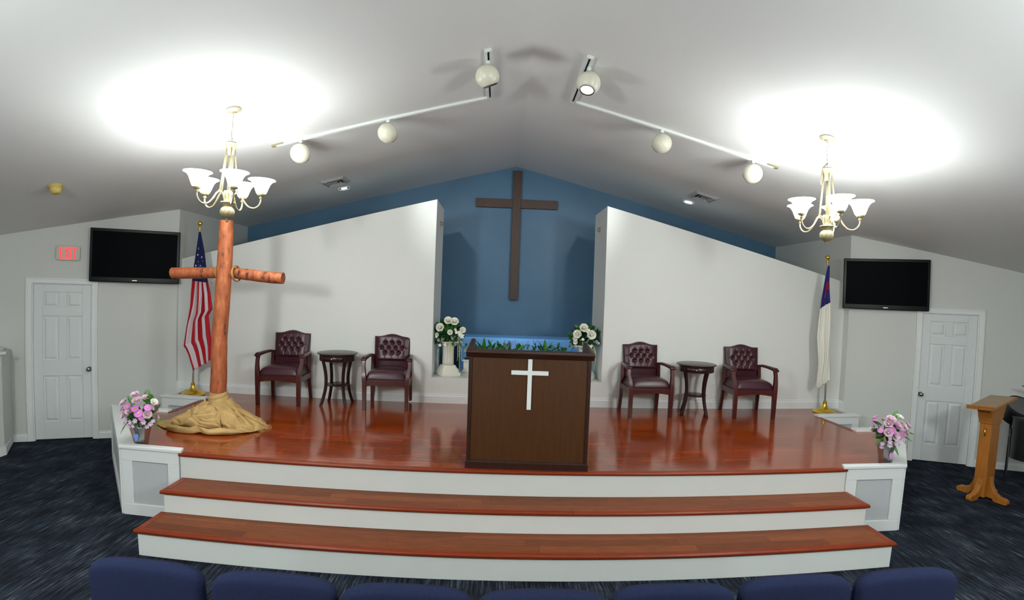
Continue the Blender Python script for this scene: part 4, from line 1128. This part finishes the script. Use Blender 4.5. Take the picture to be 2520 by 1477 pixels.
def leaf_mesh(name, l, w_, m, bend=.35, serr=0):
    b = MB()
    def fn(u, v):
        x = (u-.5)*2; ww = w_*math.sin(PI*min(1, .05+.93*v))**.8*(1+serr*math.sin(v*40))
        return (x*ww, -bend*l*v*v, v*l-.0*x+abs(x)*.0+.25*w_*abs(x)*0)
    b.grid(fn, 2, 8); me = b.mesh(name); me.materials.append(m); me.shade_smooth(); return me
def fern_mesh(name, l, m):
    b = MB(); n = 11
    pt = lambda t: V((0, -.25*l*t*t, l*t))
    b.tube([tuple(pt(k/8)) for k in range(9)], .0014, 4)
    for k in range(n):
        t = .12+.85*k/n; c = pt(t); ll = l*.32*math.sin(PI*(.2+.72*t))
        for s in (-1, 1):
            d = V((s*.9, -.15, .45)).normalized()*ll; q = V((0, 0, .10*ll)); w2 = V((0, -.0, ll*.16))
            b.add([tuple(c), tuple(c+d*.5+w2), tuple(c+d), tuple(c+d*.5-w2)], [(0, 1, 2, 3)])
    me = b.mesh(name); me.materials.append(m); return me
ME = {
 'rose_w': rose_mesh('white_rose', .042, M['rosewhite']), 'rose_w2': rose_mesh('white_rosebud', .03, M['rosewhite']),
 'rose_p': rose_mesh('pink_rose', .027, M['rosepink']), 'daisy': daisy_mesh('daisy_petals', .034, M['daisypink']),
 'lily': star_mesh('lilac_bloom', .026, M['lilac']), 'white_s': star_mesh('small_white_bloom', .024, M['rosewhite'], 5),
 'leaf': leaf_mesh('leaf', .085, .02, M['leaf']), 'dleaf': leaf_mesh('leaf', .09, .022, M['darkleaf']), 'dusty': leaf_mesh('leaf', .05, .022, M['dusty'], .5),
 'fern': fern_mesh('fern', .13, M['leaf']), 'bigleaf': leaf_mesh('leaf', .2, .022, M['leaf'], .25, .12), 'round': leaf_mesh('leaf', .06, .028, M['leaf'], .4)}
_c = MB(); _c.sphere((0, 0, .004), .0075, 10, 6, (1, 1, .5)); ME['centre'] = _c.mesh('flower_centre'); ME['centre'].materials.append(M['yellow'])
def put(me, name, parent, p, d, roll=0, s=1):
    o = bpy.data.objects.new(name, me); col.objects.link(o); o.parent = parent
    q = V(d).normalized().to_track_quat('Z', 'Y'); o.matrix_local = Matrix.Translation(p) @ q.to_matrix().to_4x4() @ Matrix.Rotation(roll, 4, 'Z') @ Matrix.Scale(s, 4)
    return o
def vase_bouquet(label, loc, flowers, seed, tagm, fern_dirs, taglabel):
    e = thing('flower_vase', label, 'vase of flowers', loc)
    rg = random.Random(seed)
    b = MB(); b.lathe([(.0001, .0), (.05, 0), (.052, .006), (.058, .05), (.07, .12), (.082, .165), (.086, .175)], 10, cap=False); b.build('vase', M['glass'], e, smooth='auto', solid=.004, angle=20)
    b = MB(); b.lathe([(.0001, .006), (.046, .006), (.052, .05), (.06, .10), (.0001, .10)], 16)
    for k in range(9):
        a = rg.uniform(0, 2*PI); r_ = rg.uniform(.01, .035)
    st = MB()
    for k in range(12):
        a = rg.uniform(0, 2*PI); r_ = .03*rg.random()**.5; r2 = .07
        st.tube([(r_*math.cos(a+2), r_*math.sin(a+2), .01), (r_*math.cos(a)*.6, r_*math.sin(a)*.6, .1), (r2*math.cos(a)*.7, r2*math.sin(a)*.7, .2), (r2*1.3*math.cos(a), r2*1.3*math.sin(a), .27)], .0028, 5)
    st.build('stems', M['stem'], e, kind='stuff')
    b = MB(); b.prism([(0, .045), (.024, .085), (.026, .105), (.014, .122), (0, .112), (-.014, .122), (-.026, .105), (-.024, .085)], -.083, -.081, 'y'); t = b.build('tag', tagm, e); t['label'] = taglabel
    C = V((0, 0, .27))
    for (kind, x, z, s) in flowers:
        y = -math.sqrt(max(.0004, .125**2-(x*.55)**2-((z-.30)*.55)**2)); p = V((x, y, z)); d = (p-V((0, .05, .22))).normalized()
        nm = {'rose_p': 'rose', 'daisy': 'daisy', 'lily': 'lily', 'rose_w2': 'rose'}[kind]
        o = put(ME[kind], nm, e, p, d, rg.uniform(0, 6), s)
        if kind == 'daisy': put(ME['centre'], 'flower_centre', o, V((0, 0, 0)), V((0, 0, 1)))
    # the rear half of the dome
    for k in range(14):
        a = rg.uniform(.15, PI-.15); x = .14*math.cos(a); y = .10*math.sin(a); z = rg.uniform(.24, .42)
        kind = rg.choice(['rose_p', 'lily', 'daisy']); p = V((x, y, z)); put(ME[kind], {'rose_p': 'rose', 'lily': 'lily', 'daisy': 'daisy'}[kind], e, p, p-V((0, 0, .25)), 0, 1)
    for k in range(44):
        a = rg.uniform(0, 2*PI); t = rg.uniform(-.5, .9); d = V((math.cos(a)*math.cos(t), math.sin(a)*math.cos(t), math.sin(t)))
        put(ME[rg.choice(['leaf', 'dleaf', 'dleaf'])], 'leaf', e, V((0, 0, .27))+d*.035, d+V((0, 0, -.1)), rg.uniform(0, 6), rg.uniform(.8, 1.15))
    for (x, y, z, dx, dy, dz) in fern_dirs:
        put(ME['fern'], 'fern', e, V((x, y, z)), V((dx, dy, dz)), rg.uniform(-.5, .5))
    return e
vase_bouquet('glass vase of pink and lilac flowers with blue tag on the stage corner', (-3.335, 4.285, H),
  [('rose_p', .0, .475, 1.1), ('rose_p', -.105, .40, 1.1), ('rose_p', .035, .43, 1.15), ('rose_p', -.035, .335, 1.0), ('rose_p', .135, .31, 1.05), ('rose_p', -.095, .29, 1), ('rose_w2', .17, .415, .8), ('rose_p', .10, .455, .8),
   ('daisy', -.055, .375, 1.1), ('daisy', .025, .36, 1.1), ('daisy', .06, .32, 1.25), ('daisy', .135, .37, 1.05), ('daisy', -.12, .345, .9), ('daisy', .085, .28, .9),
   ('lily', -.06, .25, 1.1), ('lily', -.02, .235, 1.1), ('lily', .03, .25, 1.1), ('lily', -.085, .215, 1), ('lily', -.04, .195, 1), ('lily', .10, .24, 1.1), ('lily', .15, .225, 1.1), ('lily', .12, .20, 1), ('lily', .17, .25, .9), ('lily', .0, .2, .9)], 21, M['gemblue'],
  [(.08, -.02, .36, .3, -.1, 1), (.11, -.04, .38, .2, -.2, 1), (.16, -.04, .30, .35, -.15, .9), (.17, -.04, .26, .9, -.2, .1), (-.06, -.02, .33, -.25, 0, 1), (.05, 0, .38, .0, .1, 1), (-.1, -.05, .22, -.6, -.3, -.7), (.16, -.05, .22, .9, -.2, -.3)], 'blue heart tag')
vase_bouquet('glass vase of pink and lilac flowers with pink tag on the stage corner', (3.615, 4.275, H),
  [('rose_p', -.055, .44, 1.25), ('rose_w2', .045, .46, .9), ('rose_p', -.085, .40, 1.1), ('rose_p', .015, .38, 1.25), ('rose_p', .075, .38, 1.25), ('rose_p', .15, .38, 1.1), ('rose_p', -.015, .29, 1.2), ('rose_p', -.09, .32, 1.1), ('rose_p', .13, .31, 1),
   ('daisy', -.055, .35, 1.3), ('daisy', .06, .31, 1.45), ('daisy', -.155, .34, .9), ('daisy', .14, .33, 1), ('daisy', -.01, .41, .8),
   ('lily', -.125, .215, 1), ('lily', -.12, .18, .9), ('lily', -.065, .235, 1.1), ('lily', -.055, .20, 1.1), ('lily', .0, .22, 1.1), ('lily', .05, .25, 1), ('lily', .085, .24, 1), ('lily', .12, .22, 1), ('lily', .04, .20, 1), ('lily', -.07, .27, .9)], 34, M['gempink'],
  [(-.1, -.03, .32, -.9, -.2, .45), (-.09, -.03, .29, -.95, -.2, .0), (-.1, -.05, .26, -.9, -.3, -.3), (.14, -.03, .3, 1, -.2, .1), (.13, -.04, .27, .95, -.2, -.25), (.05, 0, .38, .2, .1, 1), (.02, -.05, .2, .5, -.3, -.6), (-.1, -.03, .36, -.8, -.1, .7)], 'pink tag')

# pedestal columns with white bouquets
def column(label, x, y, rz):
    e = thing('pedestal_column', label, 'pedestal', (x, y, ZN), rz)
    b = MB(); b.box(-.135, .135, -.135, .135, 0, .045); b.build('plinth', M['ivory'], e, bevel=.008, seg=3)
    b = MB()
    def sq(r, z, n=8):
        return [(x_, y_, z) for (x_, y_) in rrect(2*r, 2*r, r*.35, 3)]
    prof = [(.128, .045), (.125, .075), (.112, .095), (.10, .11), (.092, .13), (.085, .14)]
    rings = [sq(r, z) for r, z in prof]; n = len(rings[0]); vs = [p for r_ in rings for p in r_]
    fs = [tuple(range(n-1, -1, -1)), tuple((len(prof)-1)*n+i for i in range(n))]
    for k in range(len(prof)-1):
        for i in range(n): fs.append((k*n+i, k*n+(i+1) % n, (k+1)*n+(i+1) % n, (k+1)*n+i))
    b.add(vs, fs).build('stepped_base', M['ivory'], e, smooth='auto')
    b = MB(); pr = [(.078, .14), (.077, .2), (.075, .3), (.078, .38), (.084, .42), (.095, .445)]
    b.lathe(pr, 80, rfun=lambda r, z, a, j: r*(1-.05*abs(math.sin(10*a)))); b.build('fluted_shaft', M['ivory'], e, smooth=True)
    b = MB(); b.box(-.11, .11, -.11, .11, .445, .465); b.build('capital', M['ivory'], e, bevel=.005)
    return e
column('white fluted pedestal in the niche, fully visible beside the planter', -.775, 6.86, R(28))
column('white fluted pedestal in the niche, half hidden behind the pulpit', 1.085, 6.86, R(60))
def arrangement(label, x, y, roses, smalls, vines, seed, sgn):
    e = thing('flower_arrangement', label, 'flower arrangement', (x, y, ZN+.466))
    rg = random.Random(seed)
    MB().lathe([(.0001, 0), (.07, 0), (.085, .05), (.06, .09), (.0001, .1)], 16).build('moss_base', M['soil'], e, smooth=True)
    C = V((0, 0, .09))
    for k in range(230):
        a = rg.uniform(0, 2*PI); t = rg.uniform(-.75, 1.2); d = V((math.cos(a)*math.cos(t), math.sin(a)*math.cos(t)*.85, math.sin(t)))
        k_ = rg.choice(['leaf', 'leaf', 'dleaf', 'dleaf', 'dleaf', 'round']) if d.z > -.1 else rg.choice(['dleaf', 'dusty', 'leaf'])
        r0 = rg.uniform(.05, .17); p = C+V((d.x*r0*1.05, d.y*r0*.75, d.z*r0*.95))
        wx = .19-abs(p.x)
        if x+p.x+d.x*.09 < XN1+.015 or x+p.x+d.x*.09 > XN2-.015: d = V((d.x*.2, d.y-.6, d.z))
        put(ME[k_], 'leaf', e, p, d, rg.uniform(0, 6), rg.uniform(.8, 1.2))
    for (px, pz, s, k_) in roses:
        yy = -.15+.5*px*px; p = V((px, yy, pz)); put(ME['rose_w' if k_ == 'r' else 'rose_w2'], 'rose', e, p, V((px*1.2, -.8, (pz-.02)*1.5)), rg.uniform(0, 6), s*.82)
    for (px, pz, s, k_) in smalls:
        p = V((px, -.165, pz)); o = put(ME['white_s' if k_ == 'w' else 'dusty'], 'small_flower' if k_ == 'w' else 'leaf', e, p, V((px*2, -1, pz-.1)), rg.uniform(0, 6), s)
    for (px, z0, z1, sw) in vines:
        b = MB(); n = int((z0-z1)/.009)
        for k in range(n):
            t = k/n; z = z0+(z1-z0)*t
            b.sphere((px+sw*math.sin(t*3)+.003*math.sin(k*2.1), -.17-.01*math.cos(k*1.7), z), .0065*(1-.4*t), 6, 4)
        b.build('hanging_catkin', M['limevine'], e, smooth=True)
    return e
arrangement('white rose and greenery arrangement on the fully visible pedestal', -.775, 6.86,
  [(.0, .285, 1.15, 'r'), (.085, .275, 1.15, 'r'), (-.105, .19, 1.2, 'r'), (.03, .13, 1.1, 'b'), (.195, .165, 1.25, 'b'), (-.145, .09, .8, 'b')],
  [(.155, .13, 1.6, 'w'), (.185, .09, 1.8, 'w'), (.16, .10, 1.5, 'w'), (.115, .135, 1.3, 'w'), (.1, .17, 1, 'w'), (-.145, .07, 1, 'w'), (-.095, -.04, 1.2, 'w'), (-.03, -.03, 1.1, 'w'), (.10, .065, 1.3, 'd'), (.07, .07, 1.3, 'd'), (.13, .05, 1.2, 'd'), (.18, .03, 1.4, 'd'), (.2, .0, 1.4, 'd'), (.17, -.02, 1.3, 'd'), (.23, -.08, 1.3, 'd'), (.21, -.06, 1.2, 'd'), (-.1, .03, 1.1, 'd'), (-.07, .01, 1.1, 'd'), (.09, -.02, 1.2, 'd'), (.22, -.1, 1.2, 'd')],
  [(.03, .02, -.22, .008), (.045, -.0, -.2, -.012), (.0, -.02, -.31, .01), (.14, .03, -.25, .0), (.17, -.05, -.36, -.004), (.19, -.08, -.24, .004), (-.12, -.1, -.30, -.008), (.16, -.02, -.2, .0)], 8, 1)
arrangement('white rose and greenery arrangement on the half hidden pedestal by the pulpit', 1.085, 6.86,
  [(-.045, .245, 1.25, 'r'), (.06, .155, 1.35, 'r'), (-.13, .16, 1.2, 'r'), (-.155, .1, 1.0, 'b'), (-.15, .05, .9, 'b')],
  [(-.055, .095, 1.1, 'w'), (.02, .01, 1.1, 'w'), (.06, .01, 1.1, 'w'), (.04, -.02, 1.0, 'w'), (.16, .05, .9, 'w'), (-.04, .04, 1.2, 'w'), (.09, .05, 1.2, 'd'), (.11, .07, 1.2, 'd'), (.02, .08, 1.2, 'd'), (-.02, .06, 1.1, 'd'), (-.12, -.02, 1.2, 'd'), (.0, .2, 1.1, 'w'), (.02, .22, 1, 'w')],
  [(.095, -.03, -.16, .03), (.11, -.05, -.33, .01), (.07, -.03, -.25, -.01), (.1, -.02, -.12, .02)], 15, -1)

# planter with greenery
plt = thing('planter', 'long white rectangular planter of mixed greenery on the niche sill', 'planter', (.2, 7.27, ZN))
b = MB(); b.box(-.80, .68, -.10, .10, 0, .022); b.build('foot', M['ivory'], plt, bevel=.004)
b = MB(); b.box(-.785, .665, -.088, .088, .022, .15); b.build('box', M['ivory'], plt, bevel=.003)
b = MB(); b.box(-.805, .685, -.105, .105, .15, .175); b.build('rim', M['ivory'], plt, bevel=.004)
b = MB(); b.box(-.775, .655, -.08, .08, .165, .185); b.build('moss', M['soil'], plt)
rg = random.Random(77)
for k in range(210):
    x_ = rg.uniform(-.76, .66); d = V((rg.uniform(-.6, .6), rg.uniform(-.7, .3), rg.uniform(.5, 1)))
    put(ME[rg.choice(['leaf', 'dleaf', 'round', 'round'])], 'leaf', plt, V((x_, rg.uniform(-.07, .05), rg.uniform(.17, .37))), d, rg.uniform(0, 6), rg.uniform(.8, 1.3))
for (cx_, n) in ((-.50, 7), (.38, 9)):
    for k in range(n):
        a = -1.0+2.0*k/(n-1); put(ME['bigleaf'], 'broad_leaf', plt, V((cx_+a*.03, -.03, .27)), V((a*.9, -.15, 1-.35*abs(a))), rg.uniform(-.4, .4), 1.2)
for k in range(16):
    x_ = rg.uniform(-.25, .25) if k < 12 else rg.choice([-.35, .62, .55, -.3]); z1 = rg.uniform(.40, .50) if k < 12 else .37; lean = rg.uniform(-.05, .05)
    b = MB(); b.tube([(x_, -.02, .2), (x_+lean*.5, -.03, .3), (x_+lean, -.04, z1-.07)], .0016, 4); s_ = b.build('stem', M['stem'], plt)
    b = MB()
    for q in range(8): b.sphere((x_+lean*(1+.08*q), -.04, z1-.07+q*.011), .0085*(1-.07*q), 6, 4)
    b.build('lavender_spike', M['lavender'], plt, smooth=True)
b = MB()
for k in range(130):
    x_ = rg.uniform(-.6, .66); h = rg.uniform(.08, .2); l_ = rg.uniform(-.06, .06); z0 = .22
    b.add([(x_-.0015, -.05, z0), (x_+.0015, -.05, z0), (x_+l_, -.06, z0+h)], [(0, 1, 2)])
b.build('grass_blades', M['leaf'], plt, kind='stuff')
for x_, z_ in ((.335, .285), (.365, .30)):
    put(ME['centre'], 'yellow_flower', plt, V((x_, -.12, z_)), V((0, -1, .2)), 0, 1.6)

# ------------------------------------------------------------------ oak music lectern
ml = thing('music_lectern', 'golden oak pedestal lectern with a slanted top beside the closed door', 'lectern', (5.385, 4.72, 0), R(14))
for k, a in enumerate((0, 90, 180, 270)):
    b = MB(); b.prism([(.0, .03), (.12, .03), (.14, .0), (.27, .0), (.285, .02), (.28, .05), (.255, .065), (.2, .07), (.14, .1), (.105, .17), (.085, .26), (.0, .26)], -.03, .03, 'y', Matrix.Rotation(R(a), 4, 'Z'))
    b.build('foot', M['oak'], ml, bevel=.004)
b = MB(); b.box(-.09, .09, -.065, .065, .03, .86); b.build('post', M['oak'], ml, bevel=.004)
b = MB(); n = 10; prof = [(.10, .86), (.102, .89), (.125, .93), (.135, .97), (.15, 1.0), (.175, 1.015)]
poly = [(-p, z) for p, z in prof]+[(p, z+.23*p*(z > 1.0)*2) for p, z in reversed(prof)]
b.prism(poly, -.075, .075, 'y'); b.build('bracket', M['oak'], ml, smooth='auto', bevel=.003)
T = Matrix.Translation((0, 0, 1.085)) @ Matrix.Rotation(R(-12), 4, 'Y') @ Matrix.Rotation(R(-5), 4, 'X')
b = MB(); b.box(-.25, .25, -.15, .15, -.012, .01, T); b.build('desk_board', M['oak'], ml, bevel=.004)
b = MB(); b.box(-.225, .24, -.14, .14, .0102, .0135, T); b.build('desk_surface', M['oaktop'], ml)
b = MB(); b.box(-.25, -.235, -.15, .15, .01, .034, T); b.build('desk_ledge', M['oak'], ml, bevel=.003)
b = MB(); b.tube([(-.09, -.01, .80), (-.112, -.01, .79), (-.12, -.01, .76), (-.112, -.01, .73), (-.09, -.01, .72)], .006, 8); b.build('ring_pull', M['brass'], ml, smooth=True)

# ------------------------------------------------------------------ drum set at the frame's edge
dk = thing('drum_set', 'black drum set at the edge of the room past the oak lectern, partly in view', 'drums', (6.33, 4.95, 0))
def drum(nm, T, r, h):
    b = MB(); b.lathe([(r, 0), (r, h)], 40, T=T, cap=True); o = b.build(nm, M['drum'], dk, smooth='auto')
    b = MB(); b.lathe([(r+.006, h-.02), (r+.006, h+.012), (r-.004, h+.012), (r-.006, h+.002)], 40, T=T, cap=False); b.build('hoop', M['chairframe'], o, smooth='auto')
    b = MB(); b.lathe([(.0001, h+.004), (r-.004, h+.004)], 40, T=T, cap=False); b.build('drum_head', M['drumhead'], o)
    return o
drum('floor_tom', Matrix.Translation((.0, 0, .33)), .21, .50)
for k in range(3):
    a = 2*PI*k/3+.3; MB().tube([(.217*math.cos(a), .217*math.sin(a), .68), (.217*math.cos(a), .217*math.sin(a), .1), (.24*math.cos(a), .24*math.sin(a), .0)], .008, 8).build('leg', M['chairframe'], dk, smooth=True)
drum('rack_tom', Matrix.Translation((.03, .28, .78)) @ Matrix.Rotation(R(34), 4, 'X') @ Matrix.Rotation(R(-8), 4, 'Y'), .17, .2)
b = MB(); b.tube([(.04, .32, 0), (.04, .32, .82)], .014, 10); b.build('tom_post', M['chairframe'], dk, smooth=True)
Tc = Matrix.Translation((.21, .1, 1.15)) @ Matrix.Rotation(R(16), 4, 'Y')
b = MB(); b.lathe([(.2, 0), (.12, .014), (.04, .022), (.03, .035), (.0001, .04)], 40, T=Tc, cap=False); b.build('cymbal', M['cymbal'], dk, smooth=True, solid=.002)
b = MB(); b.tube([(.26, .1, 0), (.215, .1, 1.16)], .011, 10); b.build('cymbal_stand', M['chairframe'], dk, smooth=True)

# ------------------------------------------------------------------ blue chairs, front row of seats
def make_seat():
    e = thing('church_chair', 'x', 'chair')
    # backrest: chair faces +Y, so its rear is towards the camera
    W, TH = .535, .085
    b = MB(); NB = 28; NHt = 30
    H0, H1 = .50, .955
    def outline(s):     # s 0..1 across the top: height of the crowned top
        x = (s-.5)*2; r = max(0, 1-abs(x)**5.0)**.42; return H1-.012*x*x-.085*(1-r)
    def face(sign):
        def fn(u, v):
            x = (u-.5)*2; top = outline(u); z = H0+(top-H0)*v
            ed = max(0, 1-abs(x)**9)*max(0, 1-abs(2*v-1)**14)
            y = sign*TH/2*ed**.45
            return (x*W/2, y-.05*(z-H0)*.6, z)
        return fn
    b.grid(face(-1), 36, 36); b.grid(face(1), 36, 36)
    b.build('backrest', M['chairblue'], e, smooth=True)
    b = MB()
    def seatf(u, v):
        x = (u-.5)*2; y = (v-.5)*2; ed = max(0, 1-abs(x)**8)*max(0, 1-abs(y)**8); return (x*.265, .03+v*.46, .40+.075*ed**.4)
    b.grid(seatf, 20, 20); b.box(-.262, .262, .04, .48, .385, .401); b.build('seat', M['chairblue'], e, smooth='auto', angle=60)
    b = MB(); b.box(-.24, .24, .04, .46, .365, .385); b.build('seat_frame', M['chairframe'], e)
    for sx in (-1, 1):
        MB().tube([(sx*.235, -.10, 0), (sx*.24, -.02, .38), (sx*.24, -.005, .6)], .012, 10).build('leg', M['chairframe'], e, smooth=True)
        MB().tube([(sx*.235, .45, 0), (sx*.24, .42, .37)], .012, 10).build('leg', M['chairframe'], e, smooth=True)
    return e
s0 = make_seat(); index_kids()
labs = ['navy padded seat at the log cross end of the front row', 'second navy padded seat from the log cross end of the front row', 'third navy padded seat from the log cross end of the front row',
        'middle navy padded seat of the front row, below the pulpit', 'third navy padded seat from the oak lectern end of the front row', 'second navy padded seat from the oak lectern end of the front row', 'navy padded seat at the oak lectern end of the front row']
XS = [(-1.570, 1.915, 1.5), (-1.000, 1.915, .5), (-.449, 1.895, 0), (.092, 1.885, 0), (.634, 1.915, -.5), (1.192, 1.935, -1.0), (1.738, 1.915, -2.0)]
for i, (x, y, a) in enumerate(XS):
    o = s0 if i == 0 else copy_tree(s0)
    o.location = (x, y, 0); o.rotation_euler = (0, 0, R(a)); o['label'] = labs[i]; o['group'] = 'front row of navy chairs'
print('planks', pc, 'objects', len(bpy.data.objects))
